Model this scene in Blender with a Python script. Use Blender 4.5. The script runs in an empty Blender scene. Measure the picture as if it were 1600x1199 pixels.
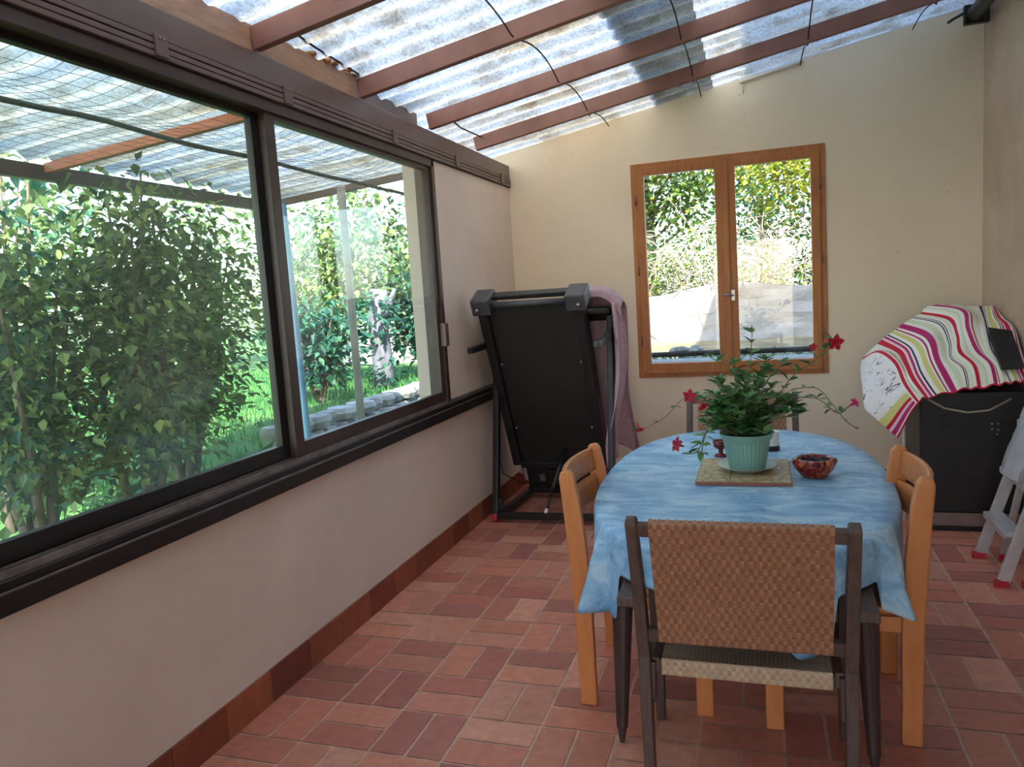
import bpy, math, random
from mathutils import Vector, Matrix, noise
random.seed(7)
R = math.radians
scene = bpy.context.scene
COL = scene.collection

# ------------------------------------------------------------------ camera, sky, sun, exposure
cam_d = bpy.data.cameras.new('camera')
cam = bpy.data.objects.new('camera', cam_d); COL.objects.link(cam)
cam_d.sensor_fit = 'HORIZONTAL'; cam_d.sensor_width = 36.0
cam_d.lens = 36.0 * 1189.47 / 1600.0
cam_d.clip_start = 0.05; cam_d.clip_end = 400
_r = Vector((0.94912902, 0.30835026, -0.0638296)); _u = Vector((0.02477472, 0.1289524, 0.99134126)); _f = Vector((-0.31391132, 0.94249212, -0.11475318))
m = Matrix((( _r.x, _u.x, -_f.x, 1.8386), (_r.y, _u.y, -_f.y, 0.0), (_r.z, _u.z, -_f.z, 1.5), (0, 0, 0, 1)))
cam.matrix_world = m
scene.camera = cam

world = bpy.data.worlds.new('world'); scene.world = world; world.use_nodes = True
wn = world.node_tree; wn.nodes.clear()
sky = wn.nodes.new('ShaderNodeTexSky'); sky.sky_type = 'NISHITA'; sky.sun_disc = False
SUN_DIR = Vector((-0.26, 0.66, -0.70)).normalized()      # direction the light travels
sky.sun_elevation = math.asin(-SUN_DIR.z); sky.sun_rotation = math.atan2(-SUN_DIR.x, -SUN_DIR.y)
sky.air_density = 1.0; sky.dust_density = 1.5
bg = wn.nodes.new('ShaderNodeBackground'); bg.inputs['Strength'].default_value = 0.34
wo = wn.nodes.new('ShaderNodeOutputWorld')
wn.links.new(sky.outputs[0], bg.inputs[0]); wn.links.new(bg.outputs[0], wo.inputs[0])
sl = bpy.data.lights.new('sun', 'SUN'); sl.energy = 7.0; sl.angle = R(0.6); sl.color = (1.0, 0.93, 0.82)
sun = bpy.data.objects.new('sun', sl); COL.objects.link(sun)
sun.rotation_euler = SUN_DIR.to_track_quat('-Z', 'Y').to_euler(); sun.location = (3, -6, 9)
vs = scene.view_settings
vs.view_transform = 'Standard'; vs.look = 'None'; vs.gamma = 1.0; vs.use_curve_mapping = False
vs.exposure = 1.72
scene.cycles.max_bounces = 12; scene.cycles.diffuse_bounces = 5; scene.cycles.transparent_max_bounces = 24
scene.cycles.transmission_bounces = 8; scene.cycles.sample_clamp_indirect = 6

# ------------------------------------------------------------------ colours and materials
def s2l(c):
    return c / 12.92 if c <= 0.04045 else ((c + 0.055) / 1.055) ** 2.4
def rgb(*c):
    return tuple(s2l(x / 255.0) for x in c) + (1.0,)

class NT:
    def __init__(s, name):
        s.m = bpy.data.materials.new(name); s.m.use_nodes = True
        s.t = s.m.node_tree; s.t.nodes.clear()
        s.out = s.n('ShaderNodeOutputMaterial')
    def n(s, typ, **kw):
        nd = s.t.nodes.new(typ)
        for k, v in kw.items():
            if hasattr(nd, k): setattr(nd, k, v)
        return nd
    def l(s, a, b): s.t.links.new(a, b)
    def coord(s, which='Object', scale=(1, 1, 1)):
        tc = s.n('ShaderNodeTexCoord'); mp = s.n('ShaderNodeMapping')
        mp.inputs['Scale'].default_value = scale
        s.l(tc.outputs[which], mp.inputs['Vector']); return mp.outputs[0]
    def noise(s, vec, scale=5, detail=4, rough=0.55, dist=0):
        nd = s.n('ShaderNodeTexNoise'); nd.inputs['Scale'].default_value = scale
        nd.inputs['Detail'].default_value = detail; nd.inputs['Roughness'].default_value = rough
        nd.inputs['Distortion'].default_value = dist
        s.l(vec, nd.inputs['Vector']); return nd.outputs['Fac']
    def ramp(s, fac, stops, interp='LINEAR'):
        r = s.n('ShaderNodeValToRGB'); cr = r.color_ramp; cr.interpolation = interp
        while len(cr.elements) < len(stops): cr.elements.new(0.5)
        for e, (p, c) in zip(cr.elements, stops): e.position = p; e.color = c
        s.l(fac, r.inputs[0]); return r.outputs[0]
    def mix(s, fac, a, b, mode='MIX'):
        x = s.n('ShaderNodeMix'); x.data_type = 'RGBA'; x.blend_type = mode
        for i, v in ((0, fac), (6, a), (7, b)):
            if hasattr(v, 'is_linked') or hasattr(v, 'links'): s.l(v, x.inputs[i])
            else: x.inputs[i].default_value = v
        return x.outputs[2]
    def bump(s, h, strength=0.3, dist=0.01):
        b = s.n('ShaderNodeBump'); b.inputs['Strength'].default_value = strength; b.inputs['Distance'].default_value = dist
        s.l(h, b.inputs['Height']); return b.outputs[0]
    def princ(s, col, rough=0.6, metal=0.0, normal=None, **kw):
        p = s.n('ShaderNodeBsdfPrincipled')
        if isinstance(col, tuple): p.inputs['Base Color'].default_value = col
        else: s.l(col, p.inputs['Base Color'])
        p.inputs['Roughness'].default_value = rough; p.inputs['Metallic'].default_value = metal
        if normal is not None: s.l(normal, p.inputs['Normal'])
        for k, v in kw.items(): p.inputs[k.replace('_', ' ')].default_value = v
        return p
    def done(s, sh):
        s.l(sh.outputs[0] if hasattr(sh, 'outputs') else sh, s.out.inputs[0]); return s.m

def mat_noisy(name, c1, c2, scale=8, rough=0.6, metal=0.0, bump=0.0, bdist=0.004, stretch=(1, 1, 1), lo=0.35, hi=0.65, detail=5, **kw):
    t = NT(name); v = t.coord('Object', stretch); f = t.noise(v, scale, detail)
    col = t.ramp(f, [(lo, c1), (hi, c2)])
    nrm = None
    if bump: nrm = t.bump(t.noise(v, scale * 3, 6, 0.6), bump, bdist)
    return t.done(t.princ(col, rough, metal, nrm, **kw))

def mat_plaster(name, c1, c2, c3, strength=0.5):
    t = NT(name); v = t.coord('Object')
    f = t.noise(v, 1.3, 5, 0.6, 0.4); col = t.ramp(f, [(0.3, c1), (0.7, c2)])
    g = t.noise(v, 26, 3, 0.7); spots = t.ramp(g, [(0.70, (0, 0, 0, 1)), (0.76, (1, 1, 1, 1))])
    col = t.mix(spots, col, c3)
    h1 = t.noise(v, 7, 6, 0.62, 1.2); h2 = t.noise(v, 45, 5, 0.7)
    mm = t.n('ShaderNodeMath', operation='MULTIPLY_ADD'); t.l(h2, mm.inputs[0]); mm.inputs[1].default_value = 0.25; t.l(h1, mm.inputs[2])
    return t.done(t.princ(col, 0.85, 0, t.bump(mm.outputs[0], strength, 0.02)))

def mat_wood(name, c1, c2, rough=0.45, axis=(1, 1, 14), scale=3):
    t = NT(name); v = t.coord('Object', axis)
    f = t.noise(v, scale, 6, 0.6, 0.6)
    col = t.ramp(f, [(0.3, c1), (0.7, c2)])
    return t.done(t.princ(col, rough, 0, t.bump(f, 0.15, 0.003)))

def mat_attr(name, rough=0.6, base=None, nz=18, amt=0.25, bump=0.2, gloss=None):
    """colour from the mesh's own tint attribute (each tile's / leaf's own colour) times a little noise"""
    t = NT(name); a = t.n('ShaderNodeAttribute'); a.attribute_name = 'tint'
    v = t.coord('Object'); f = t.noise(v, nz, 5, 0.6)
    k = t.ramp(f, [(0.3, (1 - amt,) * 3 + (1,)), (0.7, (1 + amt * 0.4,) * 3 + (1,))])
    col = t.mix(1.0, a.outputs['Color'], k, 'MULTIPLY')
    return t.done(t.princ(col, rough, 0, t.bump(f, bump, 0.003)))

def mat_leaf(name, c1, c2, rough=0.5, trans=0.45, attr=False):
    t = NT(name)
    if attr:
        a = t.n('ShaderNodeAttribute'); a.attribute_name = 'tint'; col = a.outputs['Color']
    else:
        col = t.ramp(t.noise(t.coord('Object'), 2.2, 4), [(0.35, c1), (0.65, c2)])
    d = t.princ(col, rough); tr = t.n('ShaderNodeBsdfTranslucent'); t.l(col, tr.inputs[0])
    mx = t.n('ShaderNodeMixShader'); mx.inputs[0].default_value = trans
    t.l(d.outputs[0], mx.inputs[1]); t.l(tr.outputs[0], mx.inputs[2]); return t.done(mx)

def mat_glass(name, tint, haze=0.0, hazecol=(0.8, 0.9, 0.85, 1), ior=1.45):
    t = NT(name); tr = t.n('ShaderNodeBsdfTransparent'); tr.inputs[0].default_value = tint
    gl = t.n('ShaderNodeBsdfGlossy'); gl.inputs['Roughness'].default_value = 0.01
    lw = t.n('ShaderNodeLayerWeight'); lw.inputs[0].default_value = 0.5
    pw = t.n('ShaderNodeMath', operation='POWER'); t.l(lw.outputs['Facing'], pw.inputs[0]); pw.inputs[1].default_value = 5.0
    fr = t.n('ShaderNodeMath', operation='MULTIPLY_ADD'); t.l(pw.outputs[0], fr.inputs[0]); fr.inputs[1].default_value = 0.9; fr.inputs[2].default_value = 0.035
    mx = t.n('ShaderNodeMixShader'); t.l(fr.outputs[0], mx.inputs[0]); t.l(tr.outputs[0], mx.inputs[1]); t.l(gl.outputs[0], mx.inputs[2])
    if haze > 0:
        df = t.n('ShaderNodeBsdfDiffuse'); df.inputs[0].default_value = hazecol
        m2 = t.n('ShaderNodeMixShader')
        f = t.noise(t.coord('Object'), 1.6, 4)
        r = t.ramp(f, [(0.3, (haze * 0.5,) * 3 + (1,)), (0.75, (haze * 1.4,) * 3 + (1,))])
        t.l(r, m2.inputs[0]); t.l(mx.outputs[0], m2.inputs[1]); t.l(df.outputs[0], m2.inputs[2]); mx = m2
    return t.done(mx)

def mat_sheet(name):
    """weathered fibre-glass corrugated roofing"""
    t = NT(name); v = t.coord('Object', (0.5, 3.2, 1)); v2 = t.coord('Object')
    f = t.noise(v, 1.0, 3, 0.5); fine = t.noise(v2, 75, 4, 0.75); mid = t.noise(v2, 5, 5, 0.65)
    base = t.ramp(f, [(0.26, rgb(190, 176, 148)), (0.36, rgb(208, 204, 194)), (0.5, rgb(216, 220, 220)), (0.75, rgb(208, 214, 222))])
    k = t.ramp(fine, [(0.35, (0.62, 0.62, 0.62, 1)), (0.6, (1, 1, 1, 1))])
    base = t.mix(1.0, base, k, 'MULTIPLY')
    k2 = t.ramp(mid, [(0.34, rgb(196, 180, 156)), (0.5, (1, 1, 1, 1))])
    base = t.mix(0.5, base, t.mix(1.0, base, k2, 'MULTIPLY'))
    tr = t.n('ShaderNodeBsdfTranslucent'); t.l(base, tr.inputs[0])
    p = t.princ(base, 0.35)
    tp = t.n('ShaderNodeBsdfTransparent'); t.l(base, tp.inputs[0])
    m1 = t.n('ShaderNodeMixShader'); m1.inputs[0].default_value = 0.80
    t.l(p.outputs[0], m1.inputs[1]); t.l(tr.outputs[0], m1.inputs[2])
    m2 = t.n('ShaderNodeMixShader'); m2.inputs[0].default_value = 0.05
    t.l(m1.outputs[0], m2.inputs[1]); t.l(tp.outputs[0], m2.inputs[2])
    return t.done(m2)

M = {}
M['plaster'] = mat_plaster('cream_plaster', rgb(232, 216, 190), rgb(238, 226, 204), rgb(206, 186, 158), 0.22)
M['plaster_low'] = mat_plaster('rough_cream_plaster', rgb(214, 196, 184), rgb(226, 209, 196), rgb(184, 164, 150), 0.42)
M['render'] = mat_plaster('rough_house_render', rgb(190, 166, 144), rgb(214, 194, 172), rgb(150, 126, 106), 0.7)
M['brown_alu'] = mat_noisy('brown_aluminium', rgb(62, 46, 42), rgb(72, 55, 50), 3, 0.38, 0.0, 0.03)
M['brown_alu_light'] = mat_noisy('brown_aluminium_fascia', rgb(98, 78, 72), rgb(110, 90, 84), 3, 0.42, 0.0, 0.03)
M['black_alu'] = mat_noisy('black_aluminium', rgb(34, 28, 28), rgb(42, 35, 34), 3, 0.35, 0.0, 0.02)
M['groove'] = mat_noisy('dark_groove', rgb(36, 26, 25), rgb(42, 32, 30), 3, 0.6)
M['worn_alu'] = mat_noisy('worn_alu_edge', rgb(120, 105, 102), rgb(150, 138, 134), 12, 0.35, 0.3)
M['rust'] = mat_noisy('red_oxide_steel', rgb(126, 84, 74), rgb(146, 100, 88), 6, 0.5, 0.0, 0.12)
M['rust_bright'] = mat_noisy('orange_steel', rgb(176, 96, 70), rgb(190, 112, 84), 6, 0.5, 0.0, 0.1)
M['tanwood'] = mat_wood('tan_timber', rgb(150, 112, 90), rgb(178, 142, 116), 0.6, (1, 1, 8), 6)
M['foam'] = mat_noisy('yellow_brown_foam', rgb(150, 96, 50), rgb(190, 140, 80), 30, 0.8, 0, 0.8, 0.01)
M['sheet'] = mat_sheet('corrugated_fibreglass')
M['tile'] = mat_attr('terracotta_tile', 0.42, nz=22, amt=0.2, bump=0.15)
M['grout'] = mat_noisy('pink_grout', rgb(176, 128, 108), rgb(190, 142, 122), 30, 0.9)
M['skirt'] = mat_attr('terracotta_skirting', 0.5, nz=14, amt=0.25, bump=0.15)
M['winwood'] = mat_wood('varnished_orange_wood', rgb(158, 96, 48), rgb(186, 120, 66), 0.4, (10, 10, 1), 3)
M['chairwood'] = mat_wood('honey_beech', rgb(190, 116, 66), rgb(204, 132, 80), 0.36, (14, 14, 1.4), 3)
M['greywood'] = mat_wood('weathered_dark_wood', rgb(70, 54, 50), rgb(98, 80, 74), 0.6, (16, 16, 1.4), 4)
M['darkwood'] = mat_wood('dark_table_wood', rgb(48, 36, 34), rgb(66, 50, 46), 0.5, (16, 16, 1.4), 3)
M['weave'] = mat_attr('woven_resin', 0.55, nz=40, amt=0.15, bump=0.1)
M['clear'] = mat_glass('clear_glass', (0.97, 0.99, 0.98, 1))
M['glass_l'] = mat_glass('green_tinted_glass', (0.92, 0.97, 0.94, 1), 0.06, (0.6, 0.85, 0.75, 1), 1.5)
M['glass_r'] = mat_glass('blue_tinted_glass', (0.93, 0.975, 0.975, 1), 0.02, (0.6, 0.8, 0.85, 1), 1.5)
M['black_plastic'] = mat_noisy('black_plastic', rgb(26, 26, 30), rgb(34, 34, 38), 20, 0.42, 0, 0.1, 0.001)
M['grey_plastic'] = mat_noisy('charcoal_plastic', rgb(62, 64, 72), rgb(74, 77, 84), 20, 0.42)
M['belt'] = mat_noisy('black_deck_board', rgb(30, 29, 31), rgb(36, 34, 36), 4, 0.6, 0, 0.05)
M['black_steel'] = mat_noisy('black_painted_steel', rgb(28, 28, 32), rgb(36, 36, 40), 6, 0.32, 0.0)
M['red_rubber'] = mat_noisy('red_rubber', rgb(170, 30, 50), rgb(190, 44, 62), 6, 0.5)
M['steel'] = mat_noisy('brushed_steel', rgb(150, 150, 152), rgb(175, 175, 178), 20, 0.3, 0.9)
M['alu'] = mat_noisy('ladder_aluminium', rgb(188, 186, 190), rgb(208, 206, 208), 14, 0.42, 0.55)
M['mauve'] = mat_noisy('mauve_cotton', rgb(186, 156, 166), rgb(200, 172, 180), 40, 0.9, 0, 0.2, 0.001)
M['pot'] = mat_noisy('sage_green_plastic', rgb(128, 170, 156), rgb(138, 180, 166), 4, 0.4)
M['saucer'] = mat_noisy('pale_saucer', rgb(178, 190, 180), rgb(190, 200, 190), 6, 0.35)
M['soil'] = mat_noisy('potting_soil', rgb(34, 24, 20), rgb(60, 44, 36), 60, 0.95, 0, 0.8, 0.01)
M['stem'] = mat_noisy('brown_green_stem', rgb(96, 88, 58), rgb(120, 110, 72), 20, 0.6)
M['leaf_pot'] = mat_leaf('glossy_leaf', None, None, 0.3, 0.25, attr=True)
M['petal'] = mat_leaf('crimson_petal', rgb(165, 14, 40), rgb(190, 26, 52), 0.5, 0.3)
M['petal_pink'] = mat_leaf('magenta_petal', rgb(200, 40, 110), rgb(214, 60, 130), 0.5, 0.3)
M['leaf'] = mat_leaf('garden_leaf', None, None, 0.5, 0.4, attr=True)
M['bark'] = mat_noisy('grey_bark', rgb(84, 70, 60), rgb(116, 100, 88), 14, 0.9, 0, 0.6, 0.01, (1, 1, 0.3))
M['bark_pale'] = mat_noisy('pale_bark', rgb(84, 84, 92), rgb(116, 116, 124), 14, 0.9, 0, 0.6, 0.01, (1, 1, 0.3))
M['twig'] = mat_noisy('dry_pale_twig', rgb(120, 108, 96), rgb(158, 146, 132), 14, 0.9)
M['grass'] = mat_leaf('lawn_blade', None, None, 0.6, 0.3, attr=True)
M['earth'] = mat_noisy('garden_soil', rgb(96, 88, 62), rgb(140, 128, 96), 2.2, 0.95, 0, 0.5, 0.02)
M['lawn'] = mat_noisy('lawn_ground', rgb(58, 96, 50), rgb(92, 128, 66), 3, 0.95, 0, 0.5, 0.02)
M['stone'] = mat_noisy('grey_field_stone', rgb(122, 124, 122), rgb(176, 176, 168), 7, 0.9, 0, 0.8, 0.02)
M['whitewall'] = mat_plaster('white_garden_render', rgb(140, 138, 134), rgb(158, 154, 148), rgb(96, 92, 80), 0.6)
M['grey_paint'] = mat_noisy('grey_painted_steel', rgb(150, 150, 144), rgb(172, 172, 165), 6, 0.5)
M['blue_pipe'] = mat_noisy('pale_blue_plastic', rgb(120, 170, 205), rgb(140, 190, 220), 6, 0.4)
M['cable'] = mat_noisy('black_cable', rgb(30, 27, 27), rgb(44, 38, 36), 10, 0.6)
M['netting'] = mat_noisy('dark_net', rgb(58, 60, 58), rgb(76, 78, 74), 10, 0.7)
M['white_plastic'] = mat_noisy('white_plastic', rgb(222, 218, 208), rgb(232, 228, 220), 6, 0.5)
M['beige_hose'] = mat_noisy('beige_hose', rgb(150, 140, 124), rgb(170, 160, 142), 10, 0.5)
M['shade_roof'] = mat_noisy('added_shade_roof_board', rgb(120, 100, 84), rgb(140, 118, 98), 5, 0.8)
M['dark_red'] = mat_noisy('dark_red_ceramic', rgb(96, 20, 30), rgb(118, 28, 38), 6, 0.25)

def mat_cloth_blue():
    t = NT('blue_marine_oilcloth'); v = t.coord('Object', (1.6, 3.2, 3.0)); v2 = t.coord('Object', (1, 1.6, 1.4))
    f = t.noise(v, 3.0, 7, 0.7, 0.8)
    col = t.ramp(f, [(0.30, rgb(96, 142, 190)), (0.45, rgb(126, 172, 210)), (0.56, rgb(156, 198, 226)), (0.70, rgb(204, 222, 234))])
    g = t.noise(v2, 9, 3, 0.5, 3.0); marks = t.ramp(g, [(0.60, (0, 0, 0, 1)), (0.635, (1, 1, 1, 1)), (0.66, (0, 0, 0, 1))])
    gate = t.ramp(t.noise(v2, 3.1, 2, 0.5), [(0.52, (0, 0, 0, 1)), (0.6, (1, 1, 1, 1))])
    mk = t.mix(1.0, marks, gate, 'MULTIPLY')
    col = t.mix(mk, col, rgb(212, 226, 236))
    return t.done(t.princ(col, 0.5, 0, t.bump(t.noise(t.coord('Object'), 160, 2), 0.05, 0.001)))
M['oilcloth'] = mat_cloth_blue()

def mat_towel():
    """stripes run across u; floral end panel where u < 0.1"""
    t = NT('striped_cotton_cloth'); tc = t.n('ShaderNodeTexCoord'); sp = t.n('ShaderNodeSeparateXYZ'); t.l(tc.outputs['UV'], sp.inputs[0])
    cream = rgb(238, 234, 222); red = rgb(196, 30, 62); mag = rgb(184, 40, 110); nav = rgb(62, 44, 84); yel = rgb(214, 206, 128); gre = rgb(212, 222, 190); pink = rgb(236, 190, 204)
    S = []
    def st(a, b, c): S.append((a, b, c))
    # columns: 0 flap edge, .1 H, .2 A, .3 B, .4 C, .5 D, .6 E, .75 F, .9 G, 1
    st(.095, .112, red); st(.124, .146, gre); st(.185, .212, red); st(.216, .224, pink); st(.226, .238, mag); st(.246, .252, nav)
    st(.266, .286, yel); st(.296, .304, mag); st(.316, .340, mag); st(.358, .380, gre); st(.396, .406, nav); st(.414, .419, nav); st(.446, .462, gre)
    st(.490, .516, red); st(.548, .566, gre); st(.592, .622, mag); st(.640, .652, red); st(.682, .700, gre); st(.742, .756, nav); st(.764, .769, nav)
    st(.790, .83, yel); st(.850, .858, nav); st(.868, .884, mag); st(.895, .93, red); st(.96, .98, mag)
    # piecewise-constant ramps hold 32 stops each: split in two and chain by a step on u
    def half(segs, start):
        stops = [(start, cream)]
        for a, b, c in segs: stops.append((a, c)); stops.append((b, cream))
        return t.ramp(sp.outputs[0], stops, 'CONSTANT')
    h1 = half(S[:13], 0.0); h2 = half(S[13:], 0.0)
    gt = t.n('ShaderNodeMath', operation='GREATER_THAN'); t.l(sp.outputs[0], gt.inputs[0]); gt.inputs[1].default_value = 0.48
    col = t.mix(gt.outputs[0], h1, h2)
    # floral blotches in the end panel
    uv = t.coord('UV', (9, 5, 1)); fl = t.noise(uv, 2.6, 5, 0.7, 1.5)
    fc = t.ramp(fl, [(0.36, rgb(96, 70, 110)), (0.42, rgb(236, 232, 230)), (0.60, rgb(236, 232, 230)), (0.66, rgb(150, 150, 60))])
    lt = t.n('ShaderNodeMath', operation='LESS_THAN'); t.l(sp.outputs[0], lt.inputs[0]); lt.inputs[1].default_value = 0.092
    col = t.mix(lt.outputs[0], col, fc)
    # band of stripes along the flap's hem (v near 1)
    hem = t.ramp(sp.outputs[1], [(0.0, cream), (0.80, yel), (0.87, red), (0.895, pink), (0.92, mag), (0.96, cream), (0.975, red)], 'CONSTANT')
    gv = t.n('ShaderNodeMath', operation='GREATER_THAN'); t.l(sp.outputs[1], gv.inputs[0]); gv.inputs[1].default_value = 0.80
    mu = t.n('ShaderNodeMath', operation='MULTIPLY'); t.l(gv.outputs[0], mu.inputs[0]); t.l(lt.outputs[0], mu.inputs[1])
    col = t.mix(mu.outputs[0], col, hem)
    gv2 = t.n('ShaderNodeMath', operation='GREATER_THAN'); t.l(sp.outputs[1], gv2.inputs[0]); gv2.inputs[1].default_value = 0.975
    col = t.mix(gv2.outputs[0], col, red)
    return t.done(t.princ(col, 0.9, 0, t.bump(t.noise(t.coord('UV', (1, 1, 1)), 220, 2), 0.15, 0.002)))
M['towel'] = mat_towel()

def mat_ashtray():
    t = NT('red_amber_glass'); f = t.noise(t.coord('Object'), 26, 3, 0.6, 1.5)
    col = t.ramp(f, [(0.38, rgb(120, 14, 22)), (0.52, rgb(190, 50, 34)), (0.66, rgb(226, 140, 96))])
    p = t.princ(col, 0.08, 0, t.bump(f, 0.5, 0.01)); p.inputs['Transmission Weight'].default_value = 0.45; p.inputs['IOR'].default_value = 1.5
    return t.done(p)
M['ashtray'] = mat_ashtray()
def mat_bag():
    t = NT('clear_crinkled_plastic'); f = t.noise(t.coord('Object'), 22, 5, 0.6, 2)
    p = t.princ((0.85, 0.87, 0.9, 1), 0.12, 0, t.bump(f, 1.0, 0.03)); tp = t.n('ShaderNodeBsdfTransparent')
    mx = t.n('ShaderNodeMixShader'); mx.inputs[0].default_value = 0.5; t.l(p.outputs[0], mx.inputs[1]); t.l(tp.outputs[0], mx.inputs[2]); return t.done(mx)
M['bag'] = mat_bag()
def mat_trivet():
    t = NT('inlaid_wood_slices'); v = t.coord('Object'); vo = t.n('ShaderNodeTexVoronoi'); vo.feature = 'DISTANCE_TO_EDGE'; vo.inputs['Scale'].default_value = 22
    t.l(v, vo.inputs['Vector']); e = t.ramp(vo.outputs['Distance'], [(0.02, rgb(96, 60, 42)), (0.06, rgb(196, 176, 138)), (0.3, rgb(214, 200, 164))])
    f = t.noise(v, 30, 5); col = t.mix(f, e, rgb(176, 152, 112))
    return t.done(t.princ(col, 0.55))
M['trivet'] = mat_trivet()

# ------------------------------------------------------------------ mesh helpers
class MB:
    def __init__(s): s.v = []; s.f = []; s.c = []; s.uv = []
    def add(s, verts, faces, tint=None):
        o = len(s.v); s.v += [tuple(p) for p in verts]
        for f in faces: s.f.append(tuple(i + o for i in f)); s.c.append(tint)
    def box(s, lo, hi, mat=None, tint=None):
        x0, y0, z0 = lo; x1, y1, z1 = hi
        P = [Vector(p) for p in ((x0, y0, z0), (x1, y0, z0), (x1, y1, z0), (x0, y1, z0), (x0, y0, z1), (x1, y0, z1), (x1, y1, z1), (x0, y1, z1))]
        if mat is not None: P = [mat @ p for p in P]
        s.add(P, [(0, 3, 2, 1), (4, 5, 6, 7), (0, 1, 5, 4), (1, 2, 6, 5), (2, 3, 7, 6), (3, 0, 4, 7)], tint)
    def bar(s, a, b, w, h, up=(0, 0, 1), w2=None, h2=None):
        """rectangular bar from a to b, w across, h along up"""
        a = Vector(a); b = Vector(b); d = (b - a).normalized(); u = Vector(up); sd = d.cross(u).normalized(); u = sd.cross(d).normalized()
        w2 = w if w2 is None else w2; h2 = h if h2 is None else h2
        P = []
        for p, ww, hh in ((a, w, h), (b, w2, h2)):
            for i, j in ((-1, -1), (1, -1), (1, 1), (-1, 1)): P.append(p + sd * ww / 2 * i + u * hh / 2 * j)
        s.add(P, [(0, 1, 2, 3), (7, 6, 5, 4), (0, 4, 5, 1), (1, 5, 6, 2), (2, 6, 7, 3), (3, 7, 4, 0)])
    def sweep_rect(s, pts, sizes, side=(1, 0, 0)):
        """rect cross-section along pts; sizes = (w along side, h in plane)"""
        pts = [Vector(p) for p in pts]; sd = Vector(side); P = []; n = len(pts)
        for i, p in enumerate(pts):
            d = (pts[min(i + 1, n - 1)] - pts[max(i - 1, 0)]).normalized(); u = sd.cross(d).normalized(); w, h = sizes[i]
            for a, b in ((-1, -1), (1, -1), (1, 1), (-1, 1)): P.append(p + sd * w / 2 * a + u * h / 2 * b)
        F = [(3, 2, 1, 0), tuple(4 * (n - 1) + k for k in range(4))]
        for i in range(n - 1):
            for k in range(4): F.append((4 * i + k, 4 * i + (k + 1) % 4, 4 * i + 4 + (k + 1) % 4, 4 * i + 4 + k))
        s.add(P, F)
    def tube(s, pts, r, n=8, cap=True, tint=None):
        pts = [Vector(p) for p in pts]; m_ = len(pts); P = []
        rr = r if isinstance(r, (list, tuple)) else [r] * m_
        ref = Vector((0, 0, 1)); d0 = (pts[-1] - pts[0]).normalized()
        if abs(d0.z) > 0.85: ref = Vector((1, 0, 0))
        for i, p in enumerate(pts):
            d = (pts[min(i + 1, m_ - 1)] - pts[max(i - 1, 0)])
            d = d.normalized() if d.length > 1e-9 else d0
            a = d.cross(ref); a = a.normalized() if a.length > 1e-6 else Vector((1, 0, 0)); b = a.cross(d).normalized()
            for k in range(n):
                t = 2 * math.pi * k / n; P.append(p + (a * math.cos(t) + b * math.sin(t)) * rr[i])
        F = []
        for i in range(m_ - 1):
            for k in range(n): F.append((n * i + k, n * i + (k + 1) % n, n * i + n + (k + 1) % n, n * i + n + k))
        if cap: F.append(tuple(reversed(range(n)))); F.append(tuple(n * (m_ - 1) + k for k in range(n)))
        s.add(P, F, tint)
    def lathe(s, prof, n=32, c=(0, 0, 0), wob=None, close=False):
        P = []; c = Vector(c)
        for r, z in prof:
            for k in range(n):
                t = 2 * math.pi * k / n; q = r * (wob(t, z) if wob else 1)
                P.append(c + Vector((q * math.cos(t), q * math.sin(t), z)))
        F = []
        for i in range(len(prof) - 1):
            for k in range(n): F.append((n * i + k, n * i + (k + 1) % n, n * i + n + (k + 1) % n, n * i + n + k))
        if prof[0][0] > 1e-5: F.append(tuple(reversed(range(n))))
        if prof[-1][0] > 1e-5: F.append(tuple(n * (len(prof) - 1) + k for k in range(n)))
        s.add(P, F)
    def grid(s, fn, nu, nv, tintfn=None, uv=False):
        o = len(s.v)
        for j in range(nv + 1):
            for i in range(nu + 1): s.v.append(tuple(fn(i / nu, j / nv)))
        for j in range(nv):
            for i in range(nu):
                a = o + j * (nu + 1) + i; s.f.append((a, a + 1, a + nu + 2, a + nu + 1)); s.c.append(tintfn(i / nu, j / nv) if tintfn else None)
                if uv: s.uv.append([(i / nu, j / nv), ((i + 1) / nu, j / nv), ((i + 1) / nu, (j + 1) / nv), (i / nu, (j + 1) / nv)])
    def build(s, name, mat, parent=None, smooth=False, bevel=0, solid=0, label=None, seg=2):
        me = bpy.data.meshes.new(name); me.from_pydata(s.v, [], s.f)
        if any(c is not None for c in s.c):
            at = me.color_attributes.new('tint', 'FLOAT_COLOR', 'CORNER')
            buf = []
            for f, c in zip(s.f, s.c):
                c = c or (1, 1, 1, 1)
                buf += list(c) * len(f)
            at.data.foreach_set('color', buf)
        if s.uv:
            ul = me.uv_layers.new(name='UVMap'); buf = []
            for q in s.uv:
                for p in q: buf += list(p)
            ul.data.foreach_set('uv', buf)
        if smooth: me.polygons.foreach_set('use_smooth', [True] * len(me.polygons))
        me.update()
        o = bpy.data.objects.new(name, me); COL.objects.link(o); me.materials.append(mat)
        if parent: o.parent = parent
        if solid: md = o.modifiers.new('thickness', 'SOLIDIFY'); md.thickness = solid; md.offset = 0
        if bevel:
            md = o.modifiers.new('edge', 'BEVEL'); md.width = bevel; md.segments = seg; md.limit_method = 'ANGLE'; md.angle_limit = R(35)
        if label: o['label'] = label
        return o

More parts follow.
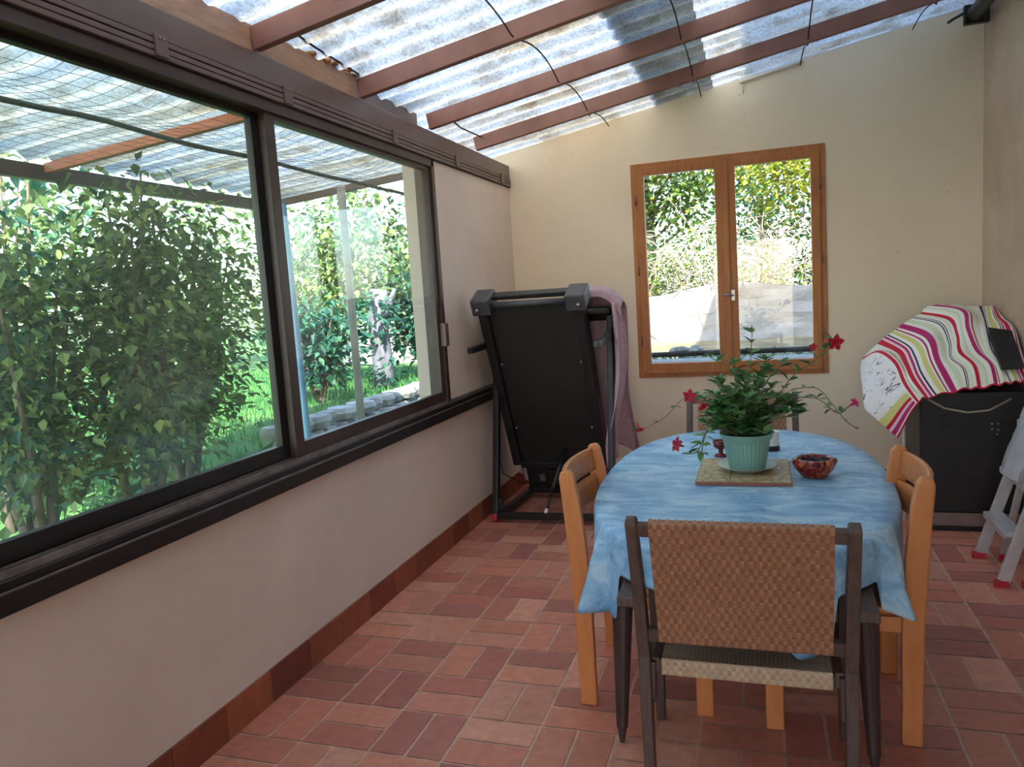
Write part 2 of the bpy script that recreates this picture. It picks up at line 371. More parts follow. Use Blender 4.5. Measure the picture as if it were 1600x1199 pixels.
def tag(o, label=None, cat=None, group=None, kind=None):
    if label: o['label'] = label
    if cat: o['category'] = cat
    if group: o['group'] = group
    if kind: o['kind'] = kind
    return o
def thing(name, loc=(0, 0, 0), rz=0, **kw):
    o = bpy.data.objects.new(name, None); COL.objects.link(o); o.location = loc; o.rotation_euler = (0, 0, rz); o.empty_display_size = 0.1
    return tag(o, **kw)
def copy_tree(o, parent=None):
    c = o.copy(); COL.objects.link(c)
    if parent: c.parent = parent
    for ch in [x for x in o.children]: copy_tree(ch, c)
    return c
def struct(o, label=None, cat=None): return tag(o, label, cat, kind='structure')
def prism_xz(mb, poly, y0, y1):
    n = len(poly); P = [(x, y0, z) for x, z in poly] + [(x, y1, z) for x, z in poly]
    F = [tuple(range(n)), tuple(reversed(range(n, 2 * n)))] + [((k + 1) % n, k, n + k, n + (k + 1) % n) for k in range(n)]
    mb.add(P, F)
def vary(c, a=0.1):
    k = 1 + random.uniform(-a, a); return (min(1, c[0] * k * (1 + random.uniform(-a, a) * .5)), min(1, c[1] * k), min(1, c[2] * k * (1 + random.uniform(-a, a) * .5)), 1)

# ------------------------------------------------------------------ the room
D = 5.756; W = 3.22; Y0 = -1.6
def roofz(x, base=2.592): return base + 0.174 * x

# floor: basket-weave terracotta, every tile in one floor mesh
mb = MB(); S = 0.2675; J = 0.011
tiles = [rgb(204, 132, 110), rgb(210, 142, 120), rgb(198, 126, 106), rgb(184, 112, 98), rgb(212, 150, 128), rgb(202, 130, 110), rgb(174, 108, 98), rgb(206, 136, 114)]
def tile(mb, x0, x1, y0, y1, z, c):
    x0 += J / 2; x1 -= J / 2; y0 += J / 2; y1 -= J / 2; b = 0.004
    x0 = max(x0, 0.0); x1 = min(x1, W); y1 = min(y1, D)
    if x1 - x0 < 0.02 or y1 - y0 < 0.02: return
    P = [(x0, y0, 0), (x1, y0, 0), (x1, y1, 0), (x0, y1, 0), (x0 + b, y0 + b, z), (x1 - b, y0 + b, z), (x1 - b, y1 - b, z), (x0 + b, y1 - b, z)]
    mb.add(P, [(4, 5, 6, 7), (0, 1, 5, 4), (1, 2, 6, 5), (2, 3, 7, 6), (3, 0, 4, 7)], c)
g = rgb(214, 172, 152)
for i in range(0, 13):
    for j in range(-17, 11):
        x0 = i * S; y0 = 2.921 + j * S
        if (i + j) % 2:
            for k in range(2): tile(mb, x0 + k * S / 2, x0 + (k + 1) * S / 2, y0, y0 + S, 0.0, vary(random.choice(tiles), .09))
        else:
            for k in range(2): tile(mb, x0, x0 + S, y0 + k * S / 2, y0 + (k + 1) * S / 2, 0.0, vary(random.choice(tiles), .09))
# lift the tile tops: grout sits 2 mm lower
mb.v = [(x, y, z) for x, y, z in mb.v]
n0 = len(mb.v)
mb.add([(0, Y0, -0.0025), (W, Y0, -0.0025), (W, D, -0.0025), (0, D, -0.0025)], [(0, 1, 2, 3)], g)
mb.box((-0.2, Y0 - .2, -0.15), (W + .3, D + .25, -0.003), tint=g)
struct(mb.build('floor', M['tile']), 'terracotta tile floor laid in basket weave pairs', 'floor')

# skirting tiles
def skirting(name, a, b, nrm, label):
    a = Vector(a); b = Vector(b); n = Vector(nrm); d = (b - a); L = d.length; d.normalize(); mb = MB(); s_ = 0.0
    mb.add([a + n * .006, b + n * .006, b + n * .006 + Vector((0, 0, .126)), a + n * .006 + Vector((0, 0, .126))], [(0, 1, 2, 3)], rgb(120, 80, 64))
    while s_ < L:
        e = min(L, s_ + 0.262); p = a + d * (s_ + .0015); q = a + d * (e - .0015); up = Vector((0, 0, 0.128)); tk = n * 0.012
        P = [p, q, q + up, p + up, p + tk, q + tk, q + tk + up, p + tk + up]
        mb.add(P, [(4, 5, 6, 7), (3, 2, 6, 7), (0, 1, 5, 4), (0, 4, 7, 3), (1, 2, 6, 5)], vary(random.choice([rgb(140, 72, 50), rgb(150, 80, 54), rgb(128, 64, 46), rgb(156, 90, 62)]), .08)); s_ = e
    return struct(mb.build(name, M['skirt'], bevel=0), label, 'skirting')
skirting('baseboard_left', (0, Y0, 0), (0, D, 0), (1, 0, 0), 'terracotta skirting tiles along the window wall')
skirting('baseboard_back', (0, D, 0), (W, D, 0), (0, -1, 0), 'terracotta skirting tiles below the wooden window')
skirting('baseboard_right', (W, Y0, 0), (W, D, 0), (-1, 0, 0), 'terracotta skirting tiles along the house wall')

# walls
WY0, WY1 = 1.06, 4.29      # sliding window opening along the left wall
mb = MB()
def wavy_low(u, v):        # inner face of the low wall, hand-trowelled
    y = Y0 + (D - Y0) * u; z = 0.80 * v
    return (0.006 * noise.noise((y * 1.7, z * 2.3, 3)), y, z)
mb.grid(wavy_low, 120, 16)
mb.box((-0.20, Y0, -0.1), (-0.012, D, 0.79))
mb.box((-0.20, WY1, 0.79), (-0.0, D, 2.33)); mb.box((-0.20, Y0, 0.79), (0.0, WY0, 2.33))
struct(mb.build('wall_left', M['plaster_low'], smooth=False), 'low rough cream plaster wall under the sliding window', 'wall')
mb = MB(); X0, X1, Z0, Z1 = 0.947, 2.272, 0.818, 2.392
for poly in ([(-0.2, -0.1), (X0, -0.1), (X0, roofz(X0)), (-0.2, roofz(-0.2))], [(X1, -0.1), (W, -0.1), (W, roofz(W)), (X1, roofz(X1))],
             [(X0, -0.1), (X1, -0.1), (X1, Z0), (X0, Z0)], [(X0, Z1), (X1, Z1), (X1, roofz(X1)), (X0, roofz(X0))]):
    prism_xz(mb, poly, D, D + 0.24)
struct(mb.build('wall_back', M['plaster']), 'cream plaster end wall around the wooden window', 'wall')
mb = MB()
def wavy_r(u, v):
    y = Y0 + (D - Y0) * u; z = 3.6 * v
    return (W + 0.010 * noise.noise((y * 2.1, z * 2.1, 9)) + 0.004 * noise.noise((y * 9, z * 9, 2)), y, z)
mb.grid(wavy_r, 160, 70)
mb.box((W + 0.02, -4.8, -0.1), (W + 0.5, 6.0, 6.9)); mb.box((W + 0.02, 5.99, 0.0), (W + 4.5, 6.3, 6.9))
struct(mb.build('wall_right', M['render']), 'rough stained render wall of the house', 'wall')
mb = MB(); mb.box((-0.2, Y0 - 0.2, -0.1), (1.1, Y0, 2.8)); mb.box((W - .9, Y0 - .2, -.1), (W, Y0, 3.1)); mb.box((1.1, Y0 - .2, 2.15), (W - .9, Y0, 2.8))
struct(mb.build('wall_front_added', M['plaster']), 'added cream plaster wall behind the camera, its opening sized to dim the near end', 'wall')  # added out of view; the narrow opening keeps the near end dim
mb = MB(); mb.box((-.2, -14, -.16), (12, Y0 - .2, -.01)); struct(mb.build('ground', M['stone']), 'added paved terrace behind the camera that bounces sunlight indoors', 'ground')  # added out of view to bounce sunlight in through the opening

# corrugated roof: two runs of sheets that lap over each other, plus an added opaque part that darkens the near end
def corr(name, xa, xb, ya, yb, zfn, mat, pitch=0.177, amp=0.022, nx=2, step=10, th=0.004):
    mb = MB(); ny = max(2, int((yb - ya) / pitch * step))
    def fn(u, v):
        x = xa + (xb - xa) * u; y = ya + (yb - ya) * v
        return (x, y, zfn(x) + amp * math.cos(2 * math.pi * y / pitch))
    mb.grid(fn, nx, ny); return mb.build(name, mat, smooth=True, solid=th)
RZ = lambda x: 2.590 + 0.024 + 0.174 * x
struct(corr('ceiling', -0.10, 1.55, 0.9, 4.27, RZ, M['sheet'], nx=6), 'translucent corrugated roofing, low run over the tall rail', 'roof')
struct(corr('ceiling', -0.46, 1.55, 4.27, 6.05, RZ, M['sheet'], nx=6), 'translucent corrugated roofing, low run at the end wall', 'roof')
struct(corr('ceiling', 1.15, W + 0.02, 0.9, 6.05, lambda x: RZ(x) + 0.012, M['sheet'], nx=6), 'translucent corrugated roofing, upper run against the house', 'roof')
YP = -4.6  # opaque roof added out of view to keep direct sun off the near end
mb = MB(); mb.add([(-0.6, YP, 2.53), (W, YP, 3.16), (W, 0.95, 3.16), (-0.6, 0.95, 2.53), (-0.6, YP, 2.59), (W, YP, 3.22), (W, 0.95, 3.22), (-0.6, 0.95, 2.59)],
    [(0, 3, 2, 1), (4, 5, 6, 7), (0, 1, 5, 4), (1, 2, 6, 5), (2, 3, 7, 6), (3, 0, 4, 7)])
struct(mb.build('ceiling', M['shade_roof']), 'added opaque roof, out of view, shading the near end', 'roof')

# rafters: painted steel tubes
for y, nm in ((0.98, 'nearest the added opaque roof'), (1.80, 'second from the added opaque roof'), (2.62, 'meeting the tan timber beam'), (3.44, 'at the far end of the tan timber beam'), (4.26, 'second from the end wall'), (5.04, 'nearest the end wall')):
    mb = MB(); mb.bar((0.0, y + .02, 2.545), (W - 0.005, y + .02, 2.545 + .174 * (W - .005)), 0.04, 0.09)
    r = mb.build('rafter', M['rust'], bevel=0.003)
    struct(r, 'red-brown painted steel rafter, ' + nm, 'rafter')
mb = MB(); mb.box((-0.05, 0.9, 2.497), (-0.002, 3.438, 2.60)); struct(mb.build('roof_beam', M['tanwood'], bevel=0.003), 'weathered tan timber beam above the brown rail', 'beam')
mb = MB(); mb.box((-0.11, 3.484, 2.497), (-0.062, 4.258, 2.60)); struct(mb.build('roof_beam', M['brown_alu_light'], bevel=0.003), 'dark brown timber beam set back between two rafters', 'beam')
# crumbly filler where the corrugations meet the beams
mb = MB()
for k in range(30):
    y = 1.3 + k * 0.177 * 0.5
    if 3.0 < y < 3.46 or 3.95 < y < 4.24:
        for q in range(5):
            c = Vector((-0.01 + random.uniform(-.02, .03), y + random.uniform(-.03, .03), 2.603 + random.uniform(0, .012))); mb.lathe([(0, -.012), (.012, -.006), (.016, 0), (.011, .008), (0, .013)], 6, c)
tag(mb.build('foam_filler', M['foam'], smooth=True), 'crumbling yellow-brown foam filler on top of the roof beam', 'filler', kind='stuff')

# brown aluminium fascia rail over the sliding window
fr = thing('fascia_rail', (0, 0, 0), label='long brown aluminium fascia rail above the sliding window', cat='rail')
mb = MB(); mb.box((-0.12, 0.0, 2.395), (0.012, D - .004, 2.492)); mb.build('upper_band', M['brown_alu_light'], fr, bevel=0.003)
mb = MB(); mb.box((-0.12, 0.0, 2.326), (0.006, D - .004, 2.395)); mb.build('groove_backing', M['groove'], fr)
for i, z in enumerate((2.332, 2.352, 2.374)):
    mb = MB(); mb.box((0.0, 0.0, z), (0.018, D - .004, z + 0.017)); mb.build('rail_strip', M['brown_alu_light'], fr, bevel=0.002)
for y in (1.4, 2.105, 2.804, 3.772, 4.646, 5.536):
    mb = MB(); mb.box((0.016, y - .028, 2.335), (0.026, y + .028, 2.405)); c = mb.build('clip', M['brown_alu_light'], fr, bevel=0.002)
    mb = MB()
    for q in (-.01, .01): mb.lathe([(0.004, 0), (0.004, .003), (0.0, .004)], 8, (0, 0, 0))
    s_ = MB(); s_.v = [(0.026 + z, y + (-.01 if k < len(mb.v) // 2 else .01) + x_, 2.392 + y_) for k, (x_, y_, z) in enumerate(mb.v)]; s_.f = mb.f; s_.c = mb.c
    s_.build('screw', M['steel'], c)

# sliding window
w1 = thing('window_1', (0, 0, 0), label='brown aluminium sliding window with two large panes', cat='window', kind='structure')
mb = MB()
mb.box((-0.11, WY0, 2.285), (0.004, WY1, 2.328)); mb.box((-0.11, WY1 - .03, 0.88), (0.004, WY1 + .012, 2.328)); mb.box((-0.11, WY0 - .02, 0.88), (0.0, WY0 + .03, 2.328))
mb.build('window_frame', M['brown_alu'], w1, bevel=0.002)
sl_ = MB(); sl_.box((-0.13, Y0 + 0.1, 0.786), (0.036, D - .002, 0.842)); sl_.build('window_sill', M['black_alu'], w1, bevel=0.003)
sl_ = MB(); sl_.box((-0.12, Y0 + 0.1, 0.842), (0.020, D - .002, 0.868)); sl_.build('track', M['black_alu'], w1, bevel=0.002)
for xx, zz in ((0.030, 0.842), (0.000, 0.868), (-0.034, 0.868), (-0.068, 0.868)):
    q = MB(); q.box((xx - .003, WY0 if zz > .85 else Y0 + .1, zz - .002), (xx + .003, D - .004, zz + (0.004 if zz < .85 else 0.02))); q.build('track_ridge', M['worn_alu'], w1)
def sash(ya, yb, xc, glass, nm):
    f = MB(); st = 0.062
    x0, x1 = xc - .016, xc + .016
    f.box((x0, ya, 0.885), (x1, ya + st, 2.300)); f.box((x0, yb - st, 0.885), (x1, yb, 2.300)); f.box((x0, ya + st, 0.885), (x1, yb - st, 0.945)); f.box((x0, ya + st, 2.262), (x1, yb - st, 2.300))
    s = f.build(nm, M['black_alu'] if xc < -.04 else M['brown_alu'], w1, bevel=0.002)
    gb = MB(); gb.box((xc - .003, ya + st - .004, 0.942), (xc + .003, yb - st + .004, 2.265)); gb.build('pane', glass, s)
    return s
sash(WY0 + .01, 2.70, -0.068, M['glass_l'], 'sash'); s2 = sash(2.672, WY1 - .02, -0.026, M['glass_r'], 'sash')
q = MB(); q.box((-0.008, WY1 - .055, 1.22), (0.03, WY1 - .005, 1.36)); q.build('handle', M['brown_alu_light'], s2, bevel=0.005)

# wooden casement window in the back wall
w2 = thing('window_2', (0, D, 0), label='varnished orange wood casement window in the end wall', cat='window', kind='structure')
def frame_rect(mb, x0, x1, z0, z1, y0, y1, wl, wr, wb, wt):
    mb.box((x0, y0, z0), (x0 + wl, y1, z1)); mb.box((x1 - wr, y0, z0), (x1, y1, z1)); mb.box((x0 + wl, y0, z0), (x1 - wr, y1, z0 + wb)); mb.box((x0 + wl, y0, z1 - wt), (x1 - wr, y1, z1))
mb = MB(); frame_rect(mb, X0 - .002, X1 + .002, Z0 - .002, Z1 + .002, -0.012, 0.06, .040, .040, .045, .038); mb.build('window_frame', M['winwood'], w2, bevel=0.003)
def casement(x0, x1, wl, wr):
    a = MB(); frame_rect(a, x0, x1, Z0 + .040, Z1 - .030, -0.030, 0.03, wl, wr, .066, .056); s = a.build('sash', M['winwood'], w2, bevel=0.004)
    g_ = MB(); g_.box((x0 + wl - .004, 0.0, Z0 + .10), (x1 - wr + .004, 0.006, Z1 - .08)); g_.build('pane', M['clear'], s); return s
casement(X0 + .034, 1.607, 0.058, 0.066); casement(1.609, X1 - .036, 0.072, 0.058)
mb = MB(); mb.box((1.590, -0.044, Z0 + .05), (1.632, -0.028, Z1 - .04)); mb.build('cover_strip', M['winwood'], w2, bevel=0.004)
mb = MB(); mb.box((X0 + .04, -0.036, Z0 + .03), (X1 - .04, -0.01, Z0 + .046)); mb.build('drip_rail', M['winwood'], w2, bevel=0.003)
for x in (X0 + .032, X1 - .032):
    for z in (1.10, 1.62, 2.13):
        mb = MB(); mb.tube([(x, -0.036, z - .035), (x, -0.036, z + .035)], 0.007, 8); mb.build('hinge', M['rust'], w2, smooth=True)
mb = MB(); mb.box((1.632, -0.052, 1.36), (1.660, -0.030, 1.44)); h = mb.build('handle', M['steel'], w2, bevel=0.003, label='worn steel window handle')
mb = MB(); mb.tube([(1.646, -.05, 1.40), (1.646, -.075, 1.40), (1.60, -.078, 1.404), (1.575, -.074, 1.408)], 0.007, 8); mb.build('lever', M['steel'], h, smooth=True)

# cables that run under the roof across the rafters
for k, (x, ya, yb, nm) in enumerate(((0.80, 1.0, 5.74, 'lowest of the four'), (1.47, 1.0, 5.74, 'second from the low side'), (2.13, 1.0, 5.74, 'second from the house wall'), (2.815, 1.0, 5.74, 'closest to the house wall'))):
    mb = MB(); pts = []
    for i in range(60):
        y = ya + (yb - ya) * i / 59; sag = 0.018 * abs(math.sin((y - .98) / .82 * math.pi))
        pts.append((x + 0.02 * noise.noise((y * .9, k, 0)), y, roofz(x, 2.498) - 0.004 - 0 * sag + 0.075 * (abs(math.sin((y - 1.0) / .82 * math.pi)) ** .6)))
    mb.tube(pts, 0.004, 6); tag(mb.build('roof_cable', M['cable'], smooth=True), 'thin black cable across the rafters, ' + nm, 'cable', 'black cables under the roof')
mb = MB(); mb.tube([(0.09, 2.66, 2.612), (0.05, 3.0, 2.608), (0.02, 3.43, 2.606)], 0.005, 6); tag(mb.build('roof_cable', M['cable'], smooth=True), 'short black cable resting on the tan timber beam', 'cable')
mb = MB(); mb.tube([(0.10, 4.32, 2.575), (.08, 4.6, 2.56), (.06, 5.03, 2.58)], 0.005, 6); tag(mb.build('roof_cable', M['cable'], smooth=True), 'short sagging black cable beside the brown rail, between the last two rafters', 'cable')
mb = MB(); mb.tube([(1.73, 5.735, 2.868), (2.144, 5.735, 2.945)], 0.011, 10); mb.tube([(1.73, 5.735, 2.868), (1.755, 5.74, 2.84), (1.75, 5.745, 2.79)], 0.004, 6)
tag(mb.build('conduit', M['white_plastic'], smooth=True), 'short white plastic conduit along the top of the end wall', 'pipe')
bl = thing('rolled_blind', (3.12, 5.62, 3.03), label='rolled black blind high in the corner by the house wall', cat='blind')
mb = MB(); mb.tube([(0.0, -0.05, 0.0), (0.0, -3.4, 0.0)], 0.045, 14); mb.build('roll', M['black_plastic'], bl, smooth=True)
mb = MB(); mb.box((-.055, -.06, -.055), (.085, -.02, .06)); mb.tube([(-.05, -.04, .02), (-.11, -.03, -.005), (-.14, -.02, -.02)], .009, 8); mb.build('bracket', M['black_plastic'], bl, bevel=0.004)

# ------------------------------------------------------------------ table and what is on it
TC = (1.745, 3.077); TA, TB, TN = 0.53, 0.968, 2.4; HT = -0.017
def sup(t, a=TA, b=TB, n=TN):
    c, s = math.cos(t), math.sin(t); return (a * math.copysign(abs(c) ** (2 / n), c), b * math.copysign(abs(s) ** (2 / n), s))
tb = thing('dining_table', (TC[0], TC[1], 0), label='oval dark wooden dining table hidden under the blue cloth', cat='table')
mb = MB(); N = 96; P = [sup(2 * math.pi * k / N, TA - .006, TB - .006) for k in range(N)]
mb.add([(x, y, 0.705) for x, y in P] + [(x, y, 0.729) for x, y in P], [tuple(reversed(range(N))), tuple(range(N, 2 * N))] + [(k, (k + 1) % N, N + (k + 1) % N, N + k) for k in range(N)]); mb.build('tabletop', M['darkwood'], tb)
mb = MB(); frame_rect(mb, -.36, .36, -.68, .68, 0.63, 0.705, .03, .03, .03, .03); mb.v = [(x, z, y) for x, y, z in mb.v]; mb.f = [tuple(reversed(f)) for f in mb.f]; mb.build('apron', M['darkwood'], tb)
for sx in (-1, 1):
    for sy in (-1, 1):
        mb = MB(); tp = Vector((sx * .362, sy * .655, .70)); ft_ = Vector((sx * .384, sy * .725, 0))
        mb.tube([ft_, ft_.lerp(tp, .075), ft_.lerp(tp, .076), ft_.lerp(tp, .7), tp], [.008, .016, .019, .036, .034], 14); mb.build('leg', M['darkwood'], tb, smooth=False)

def smooth(a, b, x):
    t = max(0, min(1, (x - a) / (b - a))); return t * t * (3 - 2 * t)
def drop_at(x, y):
    d = 0.255 + (0.03 if x < 0 else -0.02) + 0.02 * math.sin(3.1 * x + 2 * y)
    if y < -0.45:
        front = 1 - smooth(0.355, 0.385, abs(x - .02)); d = d * (1 - front) + 0.112 * front
        if 0.03 < x < .28: d = max(d, 0.112 + 0.20 * smooth(.05, .2, x) * (1 - smooth(.24, .27, x)))
    return d
mb = MB(); NA = 360; rows = [k / 10 for k in range(1, 11)]; V = [(0, 0, 0.737)]
for t_ in rows:
    for k in range(NA):
        x, y = sup(2 * math.pi * k / NA); V.append((x * t_, y * t_, 0.737 + 0.0012 * noise.noise((x * t_ * 4, y * t_ * 4, 0))))
SK = 16
for s_ in range(1, SK + 1):
    u = s_ / SK
    for k in range(NA):
        th = 2 * math.pi * k / NA; x, y = sup(th); x2, y2 = sup(th + .01); n = Vector((y2 - y, -(x2 - x), 0)).normalized()
        dd = drop_at(x, y); arc = th * 9 + 1.3 * math.sin(th * 3)
        corner = max(0, 1 - abs(abs(x) - .40) / .12) * (1 if abs(y) > .5 else 0)
        fold = (0.5 + .5 * math.sin(arc * 1.7)) * 0.028 + 0.012 * math.sin(arc * 4.1 + 1)
        off = 0.012 * min(1, u * 5) + u * (0.012 + fold * (0.4 + 1.3 * corner)) + corner * u * 0.03
        if y < -0.6 and abs(x) < .40: off = 0.006 * min(1, u * 5) + u * .004
        if abs(y) < .60: off = min(off, .006 + .006 * u)
        elif abs(x) > .4 and abs(y) < .7: off = min(off, .012 + (abs(y) - .6) * .5)
        z = 0.737 - dd * u - 0.006 * min(1, u * 6)
        if y < -0.9 and 0 < x < .3 and z < .6: off -= (0.6 - z) * .35
        V.append((x + n.x * off, y + n.y * off, z))
F = [(0, 1 + k, 1 + (k + 1) % NA) for k in range(NA)]
for r_ in range(len(rows) - 1 + SK):
    for k in range(NA): F.append((1 + r_ * NA + k, 1 + (r_ + 1) * NA + k, 1 + (r_ + 1) * NA + (k + 1) % NA, 1 + r_ * NA + (k + 1) % NA))
mb.add(V, F); cl = mb.build('tablecloth', M['oilcloth'], smooth=True); cl.location = (TC[0], TC[1], 0)
md = cl.modifiers.new('thickness', 'SOLIDIFY'); md.thickness = 0.002; md.offset = 1
tag(cl, 'pale blue marine-print cloth draped over the oval table', 'tablecloth')
TZ = 0.7405
tv = thing('trivet_board', (1.757, 3.09, TZ), label='square wooden board of inlaid slices under the flower pot', cat='board')
mb = MB(); mb.box((-.172, -.195, .003), (-.050, .195, .014)); mb.box((-.048, -.195, .003), (.170, .195, .014)); mb.build('board', M['trivet'], tv, bevel=.002)
mb = MB(); mb.box((-.174, -.197, 0), (-.050, .197, .0028)); mb.box((-.048, -.197, 0), (.172, .197, .0028)); frame_rect(mb, -.175, .173, -.198, .198, 0, .0135, .003, .003, .003, .003)
k0 = len(mb.v) - 32; mb.v = mb.v[:k0] + [(x, z, y) for x, y, z in mb.v[k0:]]
mb.build('edge_band', mat_noisy('reddish_edge_wood', rgb(150, 92, 72), rgb(170, 108, 84), 8, .5), tv)
BZ = TZ + .014
PX, PY = 1.768, 3.09
sc = thing('plant_saucer', (PX, PY, BZ), label='pale round saucer under the green flower pot', cat='saucer')
mb = MB(); mb.lathe([(0.0, 0.0), (.062, 0.0), (.072, .006), (.108, .021), (.112, .025), (.106, .023), (.068, .009), (0.0, .006)], 40); mb.build('dish', M['saucer'], sc, smooth=True)
pl = thing('flower_pot', (PX, PY, BZ + .0065), label='green flower pot of leafy dipladenia trailing red flowers', cat='potted plant')
ribs = lambda t, z: 1 + (0.030 * (abs(math.sin(t * 17)) if z < .115 else 0))
mb = MB(); prof = [(0.0, 0.0), (.064, 0.0), (.066, .004), (.078, .06), (.086, .11), (.088, .116), (.096, .122), (.103, .142), (.105, .146), (.101, .146), (.094, .128), (.090, .126), (0.0, .125)]
mb.lathe(prof, 136, wob=ribs); mb.build('pot', M['pot'], pl, smooth=True)
mb = MB(); mb.lathe([(.092, .124), (.07, .134), (.04, .138), (0, .137)], 24, wob=lambda t, z: 1 + .05 * math.sin(5 * t)); mb.build('soil', M['soil'], pl, smooth=True)
stems = MB(); leaves = MB()
lc = [rgb(64, 112, 62), rgb(88, 138, 78), rgb(50, 94, 56), rgb(110, 156, 92), rgb(76, 126, 72), rgb(128, 164, 104)]
def leaf(mb, p, d, L, Wd, c, droop=.25, up=None):
    d = Vector(d).normalized(); up = Vector(up) if up is not None else Vector((random.uniform(-.4, .4), random.uniform(-.4, .4), 1)); s_ = d.cross(up)
    s_ = s_.normalized() if s_.length > 1e-4 else Vector((1, 0, 0)); n = s_.cross(d).normalized(); p = Vector(p)
    a = [p, p + d * L * .3 + s_ * Wd * .5 + n * .12 * Wd, p + d * L * .3 - s_ * Wd * .5 + n * .12 * Wd, p + d * L * .66 + s_ * Wd * .42 + n * (.1 * Wd - droop * L * .2), p + d * L * .66 - s_ * Wd * .42 + n * (.1 * Wd - droop * L * .2),
         p + d * L - n * droop * L * .55, p + d * L * .33 - n * .02 * L, p + d * L * .68 - n * droop * L * .28]
    mb.add(a, [(0, 1, 6), (0, 6, 2), (1, 3, 7, 6), (6, 7, 4, 2), (3, 5, 7), (7, 5, 4)], c)
rnd = random.Random(11)
def vine(pts, lp=0.032, L=.045, rad=.002, nl=2):
    """stem through pts (local to pot) with leaf pairs"""
    pts = [Vector(p) for p in pts]; fine = []
    for i in range(len(pts) - 1):
        a = pts[max(i - 1, 0)]; b = pts[i]; c = pts[i + 1]; d = pts[min(i + 2, len(pts) - 1)]
        for k in range(6):
            t = k / 6; fine.append(.5 * ((2 * b) + (c - a) * t + (2 * a - 5 * b + 4 * c - d) * t * t + (3 * b - a - 3 * c + d) * t ** 3))
    fine.append(pts[-1]); stems.tube(fine, rad, 6)
    acc = 0
    for i in range(1, len(fine)):
        acc += (fine[i] - fine[i - 1]).length
        if acc >= lp:
            acc = 0; dr = (fine[i] - fine[i - 1]).normalized()
            for q in range(nl):
                a = rnd.uniform(0, 6.28); o = Vector((math.cos(a), math.sin(a), rnd.uniform(-.1, .7)))
                leaf(leaves, fine[i], dr * .5 + o, L * rnd.uniform(.7, 1.15), L * rnd.uniform(.42, .58), vary(rnd.choice(lc), .12))
for i in range(64):                                    # the bush
    a = rnd.uniform(0, 6.28); e = rnd.uniform(.15, 1.0); r_ = .17 * math.sqrt(1 - (e * .8) ** 2) * rnd.uniform(.6, 1.1); hgt = .13 + e * rnd.uniform(.15, .32)
    if math.sin(a) < -.6: r_ *= .75
    tip = Vector((math.cos(a) * r_ * 1.15 + .01, math.sin(a) * r_, hgt)); mid = Vector((tip.x * .45, tip.y * .45, .14 + (hgt - .14) * .65)); st = Vector((tip.x * .15, tip.y * .15, .13))
    vine([st, mid, tip], .021, .054, .0022, 2)
    for q in range(4):
        aa = q * 1.57 + i; leaf(leaves, tip, (math.cos(aa), math.sin(aa), .6), rnd.uniform(.038, .06), rnd.uniform(.02, .028), vary(rnd.choice(lc), .12))
W2 = lambda x, y, z: (x - PX, y + .06 - PY, z - .012 - BZ - .0065)
vine([(0, .0, .13), W2(1.64, 2.99, 1.02), W2(1.55, 3.0, 1.07), W2(1.45, 3.0, .98), W2(1.34, 3.0, .93), W2(1.29, 3.0, .915)], .075, .036, .0016)
vine([(-.02, -.03, .13), W2(1.64, 2.93, .96), W2(1.59, 2.90, .87), W2(1.53, 2.90, .86)], .03, .05, .0022)
vine([(-.02, -.03, .13), W2(1.66, 2.92, .97), W2(1.62, 2.90, .93), W2(1.60, 2.88, .84)], .03, .052, .0022)
vine([(.03, 0, .13), W2(1.93, 3.02, 1.12), W2(2.02, 3.03, 1.19), W2(2.085, 3.03, 1.27)], .035, .05, .0022)
vine([(.03, 0, .13), W2(1.90, 3.02, 1.06), W2(2.02, 3.03, 1.09), W2(2.08, 3.03, 1.03), W2(2.13, 3.03, .96), W2(2.17, 3.03, .93)], .035, .038, .0016, 1)
vine([(.03, 0, .13), W2(1.90, 3.02, 1.03), W2(2.02, 3.03, 1.05), W2(2.10, 3.03, .99), W2(2.135, 3.03, 1.01)], .04, .042, .0018)
vine([(0, 0, .13), W2(1.73, 3.0, 1.15), W2(1.66, 3.0, 1.21), W2(1.62, 3.0, 1.24)], .03, .045, .0018)
vine([(0, 0, .13), W2(1.79, 3.0, 1.18), W2(1.80, 3.0, 1.30), W2(1.80, 3.0, 1.34)], .035, .05, .0018)
stems.build('stems', M['stem'], pl, smooth=True); leaves.build('foliage', M['leaf_pot'], pl)
def flower(p, d, s_=.03, mat='petal', tube=.03):
    d = Vector(d).normalized(); mb = MB(); p = Vector(p); a = d.orthogonal().normalized(); b = d.cross(a)
    mb.tube([p - d * tube, p - d * tube * .4, p], [s_ * .08, s_ * .16, s_ * .34], 10)
    for k in range(5):
        t = 2 * math.pi * k / 5; o = a * math.cos(t) + b * math.sin(t); w = d.cross(o)
        q = p + o * s_ * .25
        mb.add([q - w * s_ * .22, q + w * s_ * .22, p + o * s_ * .62 + w * s_ * .40 + d * s_ * .22, p + o * s_ * 1.12 + d * s_ * .10, p + o * s_ * .6 - w * s_ * .36 + d * s_ * .26], [(0, 1, 2, 3, 4)])
    mb.build('flower', M[mat], pl)
flower(W2(1.56, 2.99, 1.072), (-.1, -1, .1), .028); flower(W2(1.61, 2.96, 1.035), (.5, -.5, -.6), .022); flower(W2(1.355, 2.99, .94), (.3, -.4, -.7), .022)
flower(W2(1.515, 2.90, .895), (-.7, -.6, .35), .032); flower(W2(2.095, 3.01, 1.262), (.3, -.9, -.2), .032); flower(W2(2.16, 3.02, 1.03), (.55, -.5, .5), .020, 'petal_pink', .05)
flower(W2(2.02, 3.03, 1.245), (-.2, -.8, .2), .016)

